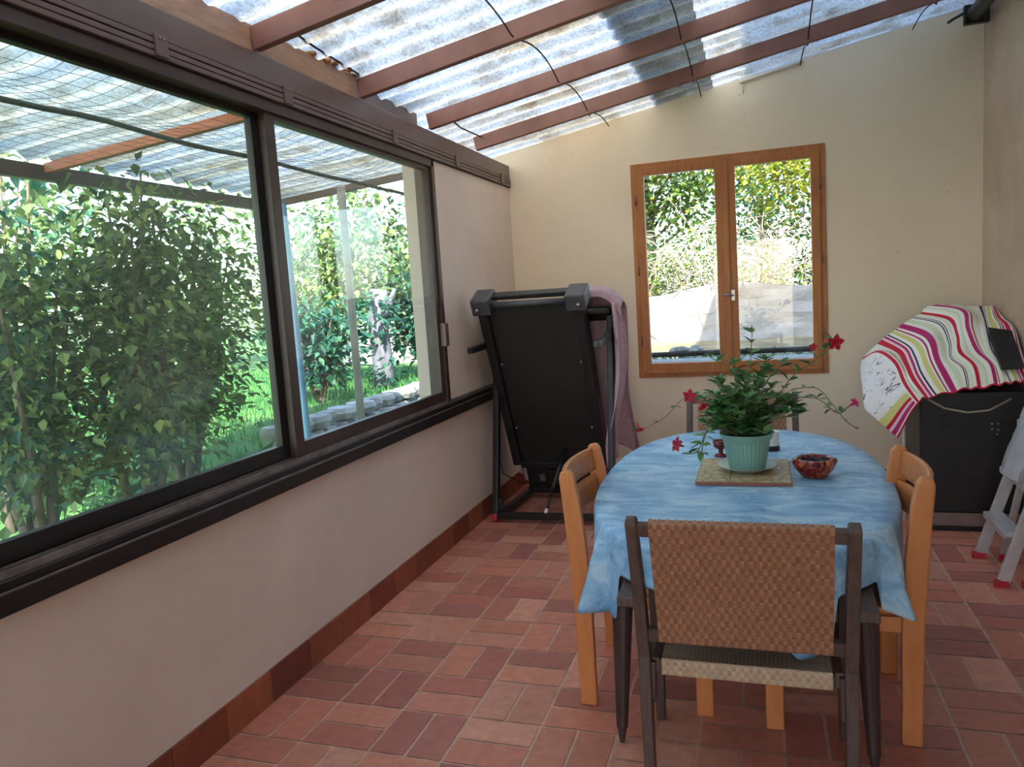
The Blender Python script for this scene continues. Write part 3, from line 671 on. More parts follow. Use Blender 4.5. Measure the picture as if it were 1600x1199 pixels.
at_ = thing('ashtray', (2.014, 3.05, TZ), label='red and amber glass ashtray with scalloped rim', cat='ashtray')
mb = MB(); scal = lambda t, z: 1 + (.055 * math.cos(8 * t) * min(1, z / .05))
mb.lathe([(0, 0), (.040, 0), (.046, .004), (.066, .030), (.078, .058), (.076, .070), (.066, .074), (.054, .066), (.050, .030), (.030, .016), (0, .014)], 64, wob=scal); mb.build('bowl', M['ashtray'], at_, smooth=True)
mb = MB(); mb.lathe([(.050, .030), (.048, .055), (.056, .0665), (.0575, .0675), (.050, .060), (.046, .03), (.0, .017)], 48); mb.build('dark_well', mat_noisy('smoked_glass', rgb(40, 44, 62), rgb(56, 60, 80), 10, .12), at_, smooth=True)
mb = MB(); mb.tube([(-.095, -.02, .056), (-.06, -.01, .077), (-.045, -.005, .082)], .0035, 8); mb.build('rest_spike', M['steel'], at_, smooth=True)
ch = thing('candle_holder', (1.652, 3.40, TZ), label='small dark red candle holder partly behind the flower pot', cat='candle holder')
mb = MB(); mb.lathe([(0, 0), (.028, 0), (.026, .006), (.010, .012), (.010, .030), (.030, .042), (.034, .070), (.030, .070), (.026, .046), (0, .042)], 24); mb.build('cup', M['dark_red'], ch, smooth=True)
ch = thing('jar', (1.865, 3.53, TZ), label='small white jar with black base behind the flower pot', cat='jar')
mb = MB(); mb.lathe([(0, 0), (.034, 0), (.034, .022), (0, .022)], 24); mb.build('base', M['black_plastic'], ch, smooth=False)
mb = MB(); mb.lathe([(0, .0225), (.032, .0225), (.033, .085), (.029, .085), (.028, .03), (0, .03)], 24); mb.build('body', M['white_plastic'], ch, smooth=False)

# ------------------------------------------------------------------ woven armchairs
def woven(mb, surf, nx, nz, nrm, cols, amp=.0028, px=4, pz=4):
    NX, NZ = nx * px, nz * pz
    cache = {}
    def fn(u, v):
        cu, cv = u * nx, v * nz; i, j = int(cu), int(cv)
        h = (abs(math.sin(math.pi * cu) * math.sin(math.pi * cv)) ** .55) * (1.0 if (i + j) % 2 else .45)
        p = Vector(surf(u, v)); return p + Vector(nrm(u, v)) * amp * h
    def tf(u, v):
        k = (int(u * nx + 1e-6), int(v * nz + 1e-6))
        if k not in cache:
            base = cols[(k[0] + (k[1] // 2)) % 2] if nx == 40 and nz > 60 else cols[(k[0] + k[1]) % 2]; cache[k] = vary(base, .10)
        return cache[k]
    mb.grid(fn, NX, NZ, tf)
def armchair():
    t = thing('armchair', (1.765, 2.34, 0))
    yz = [(-.185, 0.0), (-.180, .20), (-.178, .42), (-.232, .62), (-.312, .862)]
    def ypost(z):
        for (a, za), (b, zb) in zip(yz, yz[1:]):
            if za <= z <= zb: return a + (b - a) * (z - za) / (zb - za)
        return yz[-1][0]
    for s in (-1, 1):
        mb = MB(); pts = [(s * (.283 if z > .1 else .280), y, z) for y, z in yz] + [(s * .283, -.3155, .874)]
        sz = [(.030, .040), (.034, .046), (.036, .055), (.034, .046), (.032, .040), (.028, .022)]; mb.sweep_rect(pts, sz); mb.build('rear_post', M['greywood'], t, bevel=.005, seg=3)
        mb = MB(); mb.sweep_rect([(s * .295, .182, 0), (s * .296, .182, .30), (s * .302, .180, .574)], [(.030, .032), (.040, .044), (.036, .04)]); mb.build('front_leg', M['greywood'], t, bevel=.004)
        mb = MB(); mb.box((min(s * .285, s * .352), -.225, .574), (max(s * .285, s * .352), .235, .606)); mb.build('armrest', M['greywood'], t, bevel=.005)
        mb = MB(); mb.box((min(s * .242, s * .266), -.165, .352), (max(s * .242, s * .266), .20, .398)); mb.build('seat_rail', M['greywood'], t, bevel=.003)
        mb = MB(); mb.sweep_rect([(s * .268, -.16, .26), (s * .268, -.16, .39)], [(.02, .03), (.03, .045)]); mb.build('corner_block', M['greywood'], t, bevel=.003)
    for z, h in ((.838, .040), (.487, .045)):
        mb = MB(); y = ypost(z); mb.bar((-.27, y, z), (.27, y, z), .022, h, (0, -.3, 1)); mb.build('back_rail', M['greywood'], t, bevel=.003)
    for lo, hi in (((-.242, -.165, .352), (.242, -.145, .392)), ((-.28, .165, .345), (.28, .195, .392))): mb = MB(); mb.box(lo, hi); mb.build('seat_crossbar', M['greywood'], t, bevel=.003)
    br = [rgb(166, 120, 92), rgb(142, 100, 76)]; li = [rgb(190, 166, 140), rgb(174, 150, 124)]
    # backrest: rear face, over the top rail, front face
    mb = MB(); prof = []
    zs = [.468 + (.858 - .468) * k / 20 for k in range(21)]
    for z in zs: prof.append((ypost(z) - .016, z))
    prof += [(ypost(.858) - .012, .864), (ypost(.858), .868), (ypost(.858) + .012, .864)]
    for z in reversed(zs): prof.append((ypost(z) + .016, z))
    L = [0]
    for a, b in zip(prof, prof[1:]): L.append(L[-1] + math.hypot(b[0] - a[0], b[1] - a[1]))
    def at(v):
        s_ = v * L[-1]
        for i in range(len(L) - 1):
            if s_ <= L[i + 1] + 1e-9:
                k = (s_ - L[i]) / max(1e-9, L[i + 1] - L[i]); a, b = prof[i], prof[i + 1]; return a[0] + (b[0] - a[0]) * k, a[1] + (b[1] - a[1]) * k, i
        return prof[-1][0], prof[-1][1], len(prof) - 2
    def surf(u, v): y, z, _ = at(v); return (-.236 + .472 * u, y, z)
    def nrm(u, v):
        _, _, i = at(v); a, b = prof[i], prof[i + 1]; d = Vector((0, b[0] - a[0], b[1] - a[1])).normalized(); return Vector((0, -d.z, d.y))
    woven(mb, surf, 40, 74, nrm, br, .0032); mb.build('backrest', M['weave'], t, smooth=True)
    mb = MB()
    def ssurf(u, v):
        x = -.236 + .472 * u
        if v < .08: k = v / .08; return (x, -.174, .350 + .048 * k)
        if v > .92: k = (v - .92) / .08; return (x, .205, .398 - .045 * k)
        k = (v - .08) / .84; return (x, -.174 + .379 * k, .400 - .012 * math.sin(math.pi * k) * math.sin(math.pi * u))
    def snrm(u, v): return (0, -1, 0) if v < .08 else ((0, 1, 0) if v > .92 else (0, 0, 1))
    woven(mb, ssurf, 40, 40, snrm, li, .0028, 3, 4); mb.build('seat', M['weave'], t, smooth=True)
    return t
a1 = armchair(); tag(a1, 'woven armchair with brown slatless back, its back to the camera at the near table end', 'armchair', 'woven armchairs at the table ends')
a1['label'] = 'dark wood armchair with brown woven back at the near table end'
a2 = copy_tree(a1); a2.location = (1.715, 4.12, 0); a2.rotation_euler = (0, 0, math.pi)
a2['label'] = 'woven armchair at the far table end, half hidden by the flower pot'

# ------------------------------------------------------------------ beech side chairs
def side_chair():
    """faces +x; rear posts at x = 0"""
    t = thing('dining_chair', (1.192, 2.80, 0))
    for s, nm in ((-1, 'l'), (1, 'r')):
        y = s * .235; mb = MB()
        pts = [(.014, y, 0), (.010, y, .40), (-.002, y, .62), (-.016, y, .78), (-.026, y, .850), (-.030, y, .872)]
        mb.sweep_rect(pts, [(.030, .060), (.030, .066), (.030, .068), (.032, .062), (.032, .054), (.028, .034)], (0, 1, 0)); mb.build('rear_post', M['chairwood'], t, bevel=.007, seg=3)
        mb = MB(); mb.sweep_rect([(.425, y * .95, 0), (.425, y * .95, .42)], [(.034, .058), (.034, .058)], (0, 1, 0)); mb.build('front_leg', M['chairwood'], t, bevel=.005)
        mb = MB(); mb.box((.03, y * .95 - .012, .37), (.41, y * .95 + .012, .42)); mb.build('side_rail', M['chairwood'], t, bevel=.003)
    for z0, z1, k in ((.765, .858, 0), (.655, .750, 1)):
        mb = MB()
        def fn(u, v, z0=z0, z1=z1): 
            y = -.22 + .44 * u; b = .034 * (1 - (2 * u - 1) ** 2); z = z0 + (z1 - z0) * v; return (-.004 - (z - .6) * .13 - b, y, z)
        mb.grid(fn, 14, 3); o = mb.build('back_slat', M['chairwood'], t, smooth=True, solid=.018)
        o.modifiers.new('edge', 'BEVEL').width = .004
    mb = MB(); mb.box((.02, -.218, .421), (.455, .218, .445)); mb.build('seat', M['chairwood'], t, bevel=.008)
    return t
c1 = side_chair(); tag(c1, 'honey beech dining chair on the treadmill side of the table', 'chair', 'beech chairs along the table sides')
c2 = copy_tree(c1); c2.location = (2.272, 2.765, 0); c2.rotation_euler = (0, 0, math.pi); c2['label'] = 'honey beech dining chair on the black cooker side of the table'

# ------------------------------------------------------------------ folded treadmill
tm = thing('treadmill', (0.45, 4.65, 0), label='folded black treadmill standing in the corner by the window', cat='treadmill')
fb = Vector((0, .52, .28)); ft = Vector((0, -.05, 1.50)); ax = (ft - fb).normalized(); nr = Vector((0, -ax.z, ax.y)); LD = (ft - fb).length
DM = Matrix(((1, 0, 0, 0), (0, nr.y * -1, ax.y, fb.y), (0, nr.z * -1, ax.z, fb.z), (0, 0, 0, 1)))   # local: x across, y away from viewer, z along deck
def dbox(name, lo, hi, mat, bevel=.004, parent=tm, label=None):
    mb = MB(); mb.box(lo, hi, DM); return mb.build(name, mat, parent, bevel=bevel, label=label)
for s in (-1, 1):
    dbox('side_rail', (min(s * .285, s * .345), -.045, .02), (max(s * .285, s * .345), .075, LD - .06), M['black_steel'])
    c = dbox('end_cap', (min(s * .245, s * .372), -.075, LD - .10), (max(s * .245, s * .372), .10, LD + .012), M['grey_plastic'], .012)
    mb = MB(); p = DM @ Vector((s * .330, -.077, LD - .055)); mb.tube([p, p + nr * .012], .014, 10); mb.build('bolt', M['steel'], c, smooth=True)
dbox('running_board', (-.285, -.005, .0), (.285, .02, LD - .07), M['belt'], .002)
for z in (.33, .85):
    for s in (-1, 1):
        mb = MB(); p = DM @ Vector((s * .272, -.008, z)); mb.tube([p, p + nr * .010], .009, 10); mb.build('bracket_bolt', M['steel'], tm, smooth=True)
mb = MB(); mb.tube([DM @ Vector((-.26, -.03, LD - .045)), DM @ Vector((.26, -.03, LD - .045))], .020, 14); mb.build('rear_roller', M['grey_plastic'], tm, smooth=True)
dbox('rear_crossbar', (-.26, .0, LD - .03), (.26, .06, LD + .004), M['black_plastic'], .006)
dbox('motor_cover', (-.27, -.02, -.20), (.27, .13, .02), M['black_plastic'], .012)
dbox('motor', (-.10, -.05, -.15), (.03, -.018, -.02), M['black_steel'], .012)
dbox('bumper', (-.17, -.04, -.13), (-.13, -.018, -.07), M['steel'], .006); dbox('label_plate', (.07, -.026, -.10), (.15, -.020, -.05), M['steel'], .001)
dbox('motor_lip', (-.285, -.05, .0), (.285, -.02, .018), M['black_steel'], .002)
dbox('bottom_bar', (-.27, -.045, -.215), (.27, .0, -.185), M['black_steel'], .004)
base = MB()
base.bar((-.33, .015, .045), (.43, .03, .045), .035, .045); base.bar((-.30, .70, .045), (.43, .70, .045), .04, .05); base.bar((-.31, .0, .045), (-.28, .72, .045), .045, .045); base.bar((.43, .0, .045), (.43, .72, .045), .045, .045)
base.build('base_frame', M['black_steel'], tm, bevel=.003)
for s, x in ((-1, -.345), (1, .445)):
    mb = MB(); mb.sweep_rect([(x, .03, .02), (x, .12, .40), (x, .23, .90), (x, .30, 1.34)], [(.040, .06)] * 4); mb.build('upright', M['black_steel'], tm, bevel=.006)
    mb = MB(); yy = -.12 if s < 0 else -.05
    mb.sweep_rect([(x - s * .0 + (-.045 if s < 0 else -.03), yy, 1.165), (x, .12, 1.185), (x, .28, 1.24)], [(.04, .042), (.04, .045), (.04, .05)]); mb.build('handrail', M['black_plastic'] if s < 0 else M['grey_plastic'], tm, bevel=.008)
    mb = MB(); mb.box((x - .02 if s < 0 else x - .03, .045, .055), (x + .045, .085, .15)); mb.build('joint_cover', M['black_plastic'], tm, bevel=.008)
mb = MB(); mb.bar((-.36, .30, 1.345), (.46, .30, 1.345), .13, .06, (0, .5, 1)); mb.build('console', M['black_plastic'], tm, bevel=.02)
mb = MB(); mb.tube([(-.355, .005, .03), (-.325, .005, .03)], .027, 18); mb.build('foot_roller', M['red_rubber'], tm, smooth=True, label='small red foot roller')
mb = MB(); mb.tube([(.10, .62, .045), (.30, .62, .045)], .02, 12); mb.build('red_strip', M['red_rubber'], tm, smooth=True, label='red rear roller')
mb = MB(); mb.tube([(.002, .03, .05), (.028, .16, .20)], .010, 10); mb.tube([(.028, .16, .20), (.075, .36, .42)], .017, 12); mb.build('gas_strut', M['black_steel'], tm, smooth=True)
mb = MB(); mb.tube([(.002, .03, .055), (.007, .055, .085)], .0125, 10); mb.build('strut_end', M['white_plastic'], tm, smooth=True)
mb = MB(); mb.tube([(-.325, .27, 1.12), (-.365, .20, .85), (-.350, .14, .50), (-.31, .14, .30), (-.25, .30, .20), (-.15, .48, .14), (-.12, .60, .06)], .005, 8); mb.build('power_cord', M['cable'], tm, smooth=True)

# mauve sheet thrown over the treadmill console
mb = MB()
def sheet(u, v):
    # u across (left -> right), v from the front edge over the console down behind it
    x = -.40 + .90 * u; yc = .24; w = .022 * math.sin(u * 19 + 2 * v) + .012 * math.sin(u * 41)
    if v < .1:    k = v / .1; y = yc - .045 + w * .2 * (1 - k); z = 1.40 - .04 * (1 - k)
    elif v < .3:  k = (v - .1) / .2; y = yc - .045 + .20 * k; z = 1.40 + .03 * math.sin(math.pi * k)
    else:         k = (v - .3) / .7; y = yc + .155 + .30 * k + w * (1 + 1.6 * k); z = 1.40 - 1.24 * k * (0.9 + .12 * math.sin(u * 5 + 1))
    if u > .85: kk = (u - .85) / .15; x += .02 * kk; z -= .10 * kk * kk
    x += .025 * math.sin(z * 6) * (u - .3)
    z += .10 * smooth(.45, .85, u) * smooth(1.1, 1.4, z)
    return (x + .45, y + 4.65, z)
mb.grid(sheet, 90, 60); tag(mb.build('dust_sheet', M['mauve'], smooth=True, solid=.004), 'mauve cloth thrown over the treadmill console', 'cloth')
mb = MB()
def sheet2(u, v):
    z = 1.42 - v * (1.06 + .05 * math.sin(5 * u)); y = 4.80 + .36 * u + .02 * math.sin(z * 9); x = .925 + .045 * math.sin(v * 5 + .4) * (.5 + .5 * v) + .02 * math.sin(u * 16 + v * 3) - .05 * max(0, v - .6)
    return (x, y, z)
mb.grid(sheet2, 40, 60)
o = mb.build('side_fall', M['mauve'], smooth=True, solid=.004); o.parent = bpy.data.objects['dust_sheet']

# ------------------------------------------------------------------ black cooker under a striped cloth
ck = thing('cooker', (2.94, 5.08, 0), label='black gas cooker under the striped cloth against the house wall', cat='cooker')
mb = MB(); mb.box((-.26, -.285, .105), (.258, .28, .80)); mb.build('body', M['black_plastic'], ck, bevel=.006)
mb = MB(); mb.box((-.25, -.288, .082), (.255, .27, .104)); mb.box((-.25, -.292, .028), (.255, -.27, .104)); mb.build('drawer_front', mat_noisy('dull_pink_grey_steel', rgb(130, 112, 108), rgb(146, 126, 120), 8, .4, .3), ck, bevel=.002, label='dull steel strip at the foot of the cooker')
mb = MB(); mb.box((-.255, -.30, 0), (.258, .27, .027)); mb.build('plinth', M['black_steel'], ck, bevel=.002)
mb = MB(); mb.add([(-.25, -.24, .802), (.257, -.24, .802), (.257, .26, .802), (-.25, .26, .802), (-.10, -.05, 1.0), (.20, -.05, 1.02), (.20, .22, 1.08), (-.10, .22, 1.08)], [(0, 3, 2, 1), (4, 5, 6, 7), (0, 1, 5, 4), (1, 2, 6, 5), (2, 3, 7, 6), (3, 0, 4, 7)]); mb.build('lid', M['black_steel'], ck, bevel=.01)
mb = MB(); mb.box((-.47, -.1, .70), (-.262, .2, .73)); mb.build('side_shelf', M['black_steel'], ck, bevel=.004)
mb = MB(); mb.tube([(-.315, -.12, .0), (-.315, -.12, .74)], .010, 10); mb.build('shelf_leg', M['white_plastic'], ck, smooth=True, label='thin pale shelf leg')
mb = MB()
for i in range(6): mb.box((-.16, -.2885, .60 + i * .014), (-.05, -.286, .606 + i * .014))
mb.build('vent_slots', M['black_steel'], ck)
mb = MB()
for i, (x, z) in enumerate(((.10, .62), (.13, .62), (.10, .59), (.13, .585), (.125, .56))): mb.tube([(x, -.285, z), (x, -.289, z)], .006, 10)
mb.build('vent_holes', M['steel'], ck)
mb = MB(); mb.tube([(-.22, -.295, .765), (-.14, -.31, .715), (-.03, -.315, .690), (.08, -.31, .700), (.19, -.29, .76)], .006, 8); mb.build('gas_hose', M['beige_hose'], ck, smooth=True, label='thin beige hose looping across the front')
mb = MB(); mb.add([(.135, -.335, .925), (.240, -.335, .930), (.235, -.125, 1.125), (.115, -.125, 1.150), (.135, -.10, .90), (.240, -.10, .90), (.235, .0, 1.08), (.115, .0, 1.09)], [(0, 1, 2, 3), (5, 4, 7, 6), (4, 0, 3, 7), (1, 5, 6, 2), (3, 2, 6, 7), (0, 4, 5, 1)]); mb.build('glass_panel', M['black_plastic'], ck, bevel=.003)

CP = [
[(2.442, 5.4, 0.844),(2.426, 5.2, 0.807),(2.41, 5.0, 0.755),(2.406, 4.88, 0.696),(2.464, 4.8, 0.64),(2.558, 4.74, 0.554)],
[(2.454, 5.4, 0.94),(2.516, 5.2, 1.002),(2.58, 5.0, 0.952),(2.608, 4.88, 0.852),(2.625, 4.8, 0.81),(2.664, 4.74, 0.752)],
[(2.557, 5.4, 1.053),(2.638, 5.2, 1.001),(2.645, 5.0, 0.943),(2.658, 4.88, 0.873),(2.691, 4.8, 0.808),(2.706, 4.74, 0.78)],
[(2.673, 5.4, 1.146),(2.762, 5.2, 1.11),(2.777, 5.0, 1.074),(2.781, 4.88, 0.984),(2.81, 4.8, 0.893),(2.842, 4.74, 0.81)],
[(2.747, 5.4, 1.196),(2.856, 5.2, 1.161),(2.867, 5.0, 1.063),(2.852, 4.88, 0.982),(2.896, 4.8, 0.927),(2.905, 4.74, 0.823)],
[(2.791, 5.4, 1.222),(2.908, 5.2, 1.189),(2.91, 5.0, 1.106),(2.897, 4.88, 1.017),(2.949, 4.8, 0.943),(2.961, 4.74, 0.825)],
[(2.863, 5.4, 1.27),(2.983, 5.2, 1.239),(2.965, 5.0, 1.141),(2.983, 4.88, 1.024),(3.033, 4.8, 0.948),(3.043, 4.74, 0.841)],
[(3.124, 5.4, 1.247),(3.097, 5.2, 1.183),(3.062, 5.0, 1.132),(3.059, 4.88, 1.021),(3.095, 4.8, 0.938),(3.116, 4.74, 0.853)],
[(3.195, 5.4, 1.246),(3.170, 5.2, 1.187),(3.160, 5.0, 1.141),(3.150, 4.88, 1.016),(3.165, 4.8, 0.935),(3.180, 4.74, 0.861)],
[(3.208, 5.4, 1.215),(3.205, 5.2, 1.176),(3.200, 5.0, 1.133),(3.200, 4.88, 1.013),(3.204, 4.8, 0.936),(3.206, 4.74, 0.866)]]
US = [0, .1, .2, .33, .40, .50, .605, .75, .91, 1.0]
def cr(p0, p1, p2, p3, t): return .5 * ((2 * p1) + (p2 - p0) * t + (2 * p0 - 5 * p1 + 4 * p2 - p3) * t * t + (3 * p1 - p0 - 3 * p2 + p3) * t ** 3)
def cloth(u, v):
    i = 0
    while i < len(US) - 2 and u > US[i + 1]: i += 1
    tu = (u - US[i]) / (US[i + 1] - US[i]); cv = v * 5; j = min(4, int(cv)); tv_ = cv - j; col = []
    for q in (i - 1, i, i + 1, i + 2):
        c = CP[max(0, min(len(CP) - 1, q))]; g = [Vector(c[max(0, min(5, j + w))]) for w in (-1, 0, 1, 2)]; col.append(cr(*g, tv_))
    p = cr(*col, tu); p.z += .006 * math.sin(u * 60 + v * 4) * (.3 + .7 * v); return p
mb = MB(); mb.grid(cloth, 200, 60, uv=True); tag(mb.build('striped_cloth', M['towel'], smooth=True, solid=.004), 'red, magenta and cream striped cotton cloth draped over the black cooker', 'cloth')

# ------------------------------------------------------------------ step ladder leaning on the house wall
ld = thing('step_ladder', (2.87, 4.14, 0), label='folded aluminium step ladder leaning on the house wall', cat='ladder')
def lx(z, b=0.0): return b + .305 * z
for s in (-1, 1):
    y = s * .196
    mb = MB(); mb.sweep_rect([(lx(.03), y, .03), (lx(1.10), y * .93, 1.10)], [(.024, .052)] * 2, (0, 1, 0)); mb.build('front_rail', M['alu'], ld, bevel=.003)
    mb = MB(); mb.box((-.030, y - .016, 0), (.030, y + .016, .032)); mb.build('foot', M['red_rubber'], ld, bevel=.004, label='red plastic foot')
    mb = MB(); y2 = s * .17 - (.03 if s < 0 else 0); mb.sweep_rect([(.105, y2, .03), (.105 + .19 * 1.05, y2, 1.05)], [(.02, .032)] * 2, (0, 1, 0)); mb.build('rear_rail', M['alu'], ld, bevel=.003)
    mb = MB(); mb.box((.083, y2 - .014, 0), (.127, y2 + .014, .036)); mb.build('foot', M['red_rubber'], ld, bevel=.004)
for z in (.235, .47, .71, .95):
    mb = MB(); mb.box((lx(z) - .055, -.182, z), (lx(z) + .030, .182, z + .020)); mb.box((lx(z) - .057, -.182, z - .012), (lx(z) - .050, .182, z + .018))
    st = mb.build('step', M['alu'], ld, bevel=.002)
    mb = MB()
    for k in range(6): x = lx(z) - .046 + k * .013; mb.box((x, -.175, z + .020), (x + .005, .175, z + .0225))
    mb.build('tread_ridges', M['alu'], st)
mb = MB()
def bagf(u, v):
    t = 2 * math.pi * u; z = .50 + .31 * v; r1 = .13 * (1 - .1 * v) ; r2 = .03
    w = 1 + .12 * noise.noise((math.cos(t) * 2, math.sin(t) * 2, v * 5))
    return (2.87 + lx(z) - .078 + r2 * math.cos(t) * w, 4.10 + r1 * math.sin(t) * w, z)
mb.grid(bagf, 40, 24); tag(mb.build('plastic_bag', M['bag'], smooth=True), 'clear crinkled plastic bag hanging on the step ladder', 'bag')

# ------------------------------------------------------------------ outside: eave, net, garden
OR = lambda x: 2.475 + 0.085 * x
struct(corr('eave_roof', -1.75, -0.13, 0.4, 5.25, lambda x: OR(x) + .05, M['sheet'], nx=4), 'translucent corrugated eave outside the sliding window', 'roof')
for y, mt, nm in ((3.20, 'rust_bright', 'orange-red steel rafter under the outside eave'), (5.22, 'brown_alu_light', 'grey-brown end rafter of the outside eave'), (1.25, 'brown_alu_light', 'brown steel rafter at the near end of the eave')):
    mb = MB(); mb.bar((-1.75, y, OR(-1.75) - .0), (-0.21, y, OR(-.21) - .0), .04, .05); struct(mb.build('rafter', M[mt], bevel=.002), nm, 'rafter')
mb = MB(); mb.box((-1.80, .4, OR(-1.78) - .06), (-1.75, 5.26, OR(-1.78) + .02)); struct(mb.build('eave_beam', M['brown_alu']), 'brown beam along the outer edge of the eave', 'beam')
mb = MB(); mb.tube([(-1.08, 5.08, 0.0), (-1.08, 5.08, OR(-1.08) + .0)], .030, 16); tag(mb.build('eave_post', M['grey_paint'], smooth=True), 'grey steel post holding the eave beyond the sliding pane', 'post')
mb = MB(); mb.tube([(-.32, 3.235, -.05), (-.32, 3.21, 1.0), (-.32, 3.19, 2.0)], .022, 12); tag(mb.build('downpipe', M['blue_pipe'], smooth=True), 'pale blue pipe just outside the sliding window', 'pipe')
mb = MB(); mb.tube([(-.5, .6 + .15 * i, 2.245 + .02 * noise.noise((i * .3, 0, 0))) for i in range(32)], .011, 8); tag(mb.build('eave_cable', M['netting'], smooth=True), 'thick dark rope stretched under the eave net', 'rope')
mb = MB(); nx_, ny_ = 18, 60
def netp(i, j):
    x = -.16 - i * .076; y = .9 + j * .072; return Vector((x + .012 * noise.noise((i * .35, j * .35, 0)), y + .03 * noise.noise((i * .3, j * .3, 5)), OR(x) - .045 - .06 * math.exp(-((x + .5) / .25) ** 2) + .02 * noise.noise((i * .2, j * .2, 8))))
for i in range(nx_): mb.tube([netp(i, j) for j in range(ny_)], .0011, 3, False)
for j in range(ny_): mb.tube([netp(i, j) for i in range(nx_)], .0011, 3, False)
tag(mb.build('bird_net', M['netting']), 'dark bird netting stretched under the outside eave', 'net')

def hgt(x, y):
    h = -.05
    if x < -1.95: h = max(-.05, min(.5, (y - 3.0) * .2))
    h += .04 * noise.noise((x * .5, y * .5, 0)); return h
mb = MB()
def gl_(u, v):
    x = -30 + 29.8 * u ** .5; y = -8 + 40 * v; return (x, y, hgt(x, y))
mb.grid(gl_, 60, 80); struct(mb.build('ground', M['lawn']), 'lawn and soil outside the sliding window', 'lawn')
mb = MB(); mb.grid(lambda u, v: (-.75 + 13 * u, 6.3 + 20 * v, .66 + .03 * noise.noise((u * 20, v * 20, 0))), 50, 50); mb.box((-.75, 6.29, -.2), (12, 6.40, .63)); mb.box((-.78, 6.29, -.2), (-.74, 26, .64))
struct(mb.build('ground', M['earth']), 'raised dry ground beyond the end wall', 'ground')
# ledge outside the back window
mb = MB(); mb.box((0.4, 6.02, .55), (2.9, 6.30, .905)); lg = struct(mb.build('outer_ledge', M['grey_paint'], bevel=.01), 'pale ledge outside the wooden window', 'ledge')
mb = MB(); mb.tube([(.45, 6.36, .93), (1.4, 6.36, .935), (2.9, 6.36, .94)], .022, 10); tag(mb.build('garden_pipe', M['cable'], smooth=True), 'black pipe lying along the ledge outside the wooden window', 'pipe')
mb = MB()
for k in range(7): mb.lathe([(0, -.03), (.05, -.01), (.06, .01), (.03, .035), (0, .04)], 7, (1.13 + .03 * k + random.uniform(-.02, .02), 6.44 + random.uniform(-.03, .03), .93 + random.uniform(0, .03)), wob=lambda t, z: 1 + .15 * math.sin(3 * t))
tag(mb.build('rubble_heap', M['stone'], smooth=False), 'small heap of stones on the ground outside the wooden window', 'stones', kind='stuff')
# white garden wall
mb = MB(); mb.grid(lambda u, v: (-6 + 16 * u, 11.4 + .03 * noise.noise((u * 40, v * 6, 0)), .5 + (.93 + .12 * noise.noise((u * 14, 0, 4))) * v), 120, 12); mb.box((-6, 11.44, .4), (10, 11.7, 1.34))
struct(mb.build('garden_wall', M['whitewall']), 'white rendered garden wall beyond the end wall', 'wall')

def leafball(mb, c, r, n, L, cols, shell=.45, rn=random):
    for _ in range(n):
        while True:
            p = Vector((rn.uniform(-1, 1), rn.uniform(-1, 1), rn.uniform(-1, 1)))
            if shell < p.length <= 1: break
        q = Vector((c[0] + p.x * r[0], c[1] + p.y * r[1], c[2] + p.z * r[2])); d = Vector((p.x + rn.uniform(-.7, .7), p.y + rn.uniform(-.7, .7), rn.uniform(-.9, .3))).normalized()
        s_ = d.cross(Vector((rn.uniform(-.5, .5), rn.uniform(-.5, .5), 1))).normalized(); l = L * rn.uniform(.6, 1.2); w = l * rn.uniform(.45, .8)
        mb.add([q, q + d * l * .45 + s_ * w * .5, q + d * l, q + d * l * .45 - s_ * w * .5], [(0, 1, 2, 3)], vary(rn.choice(cols), .18))
GR = [rgb(92, 110, 68), rgb(114, 134, 80), rgb(74, 92, 60), rgb(138, 156, 90)]
TE = [rgb(42, 92, 76), rgb(54, 108, 84), rgb(36, 78, 66), rgb(70, 122, 88)]  # blue-green tints: shade under a blue sky is put into the leaf colour
YE = [rgb(140, 150, 50), rgb(160, 166, 62), rgb(116, 134, 48), rgb(172, 172, 78)]
LI = [rgb(104, 140, 74), rgb(126, 156, 84), rgb(86, 122, 66)]
rn = random.Random(5)
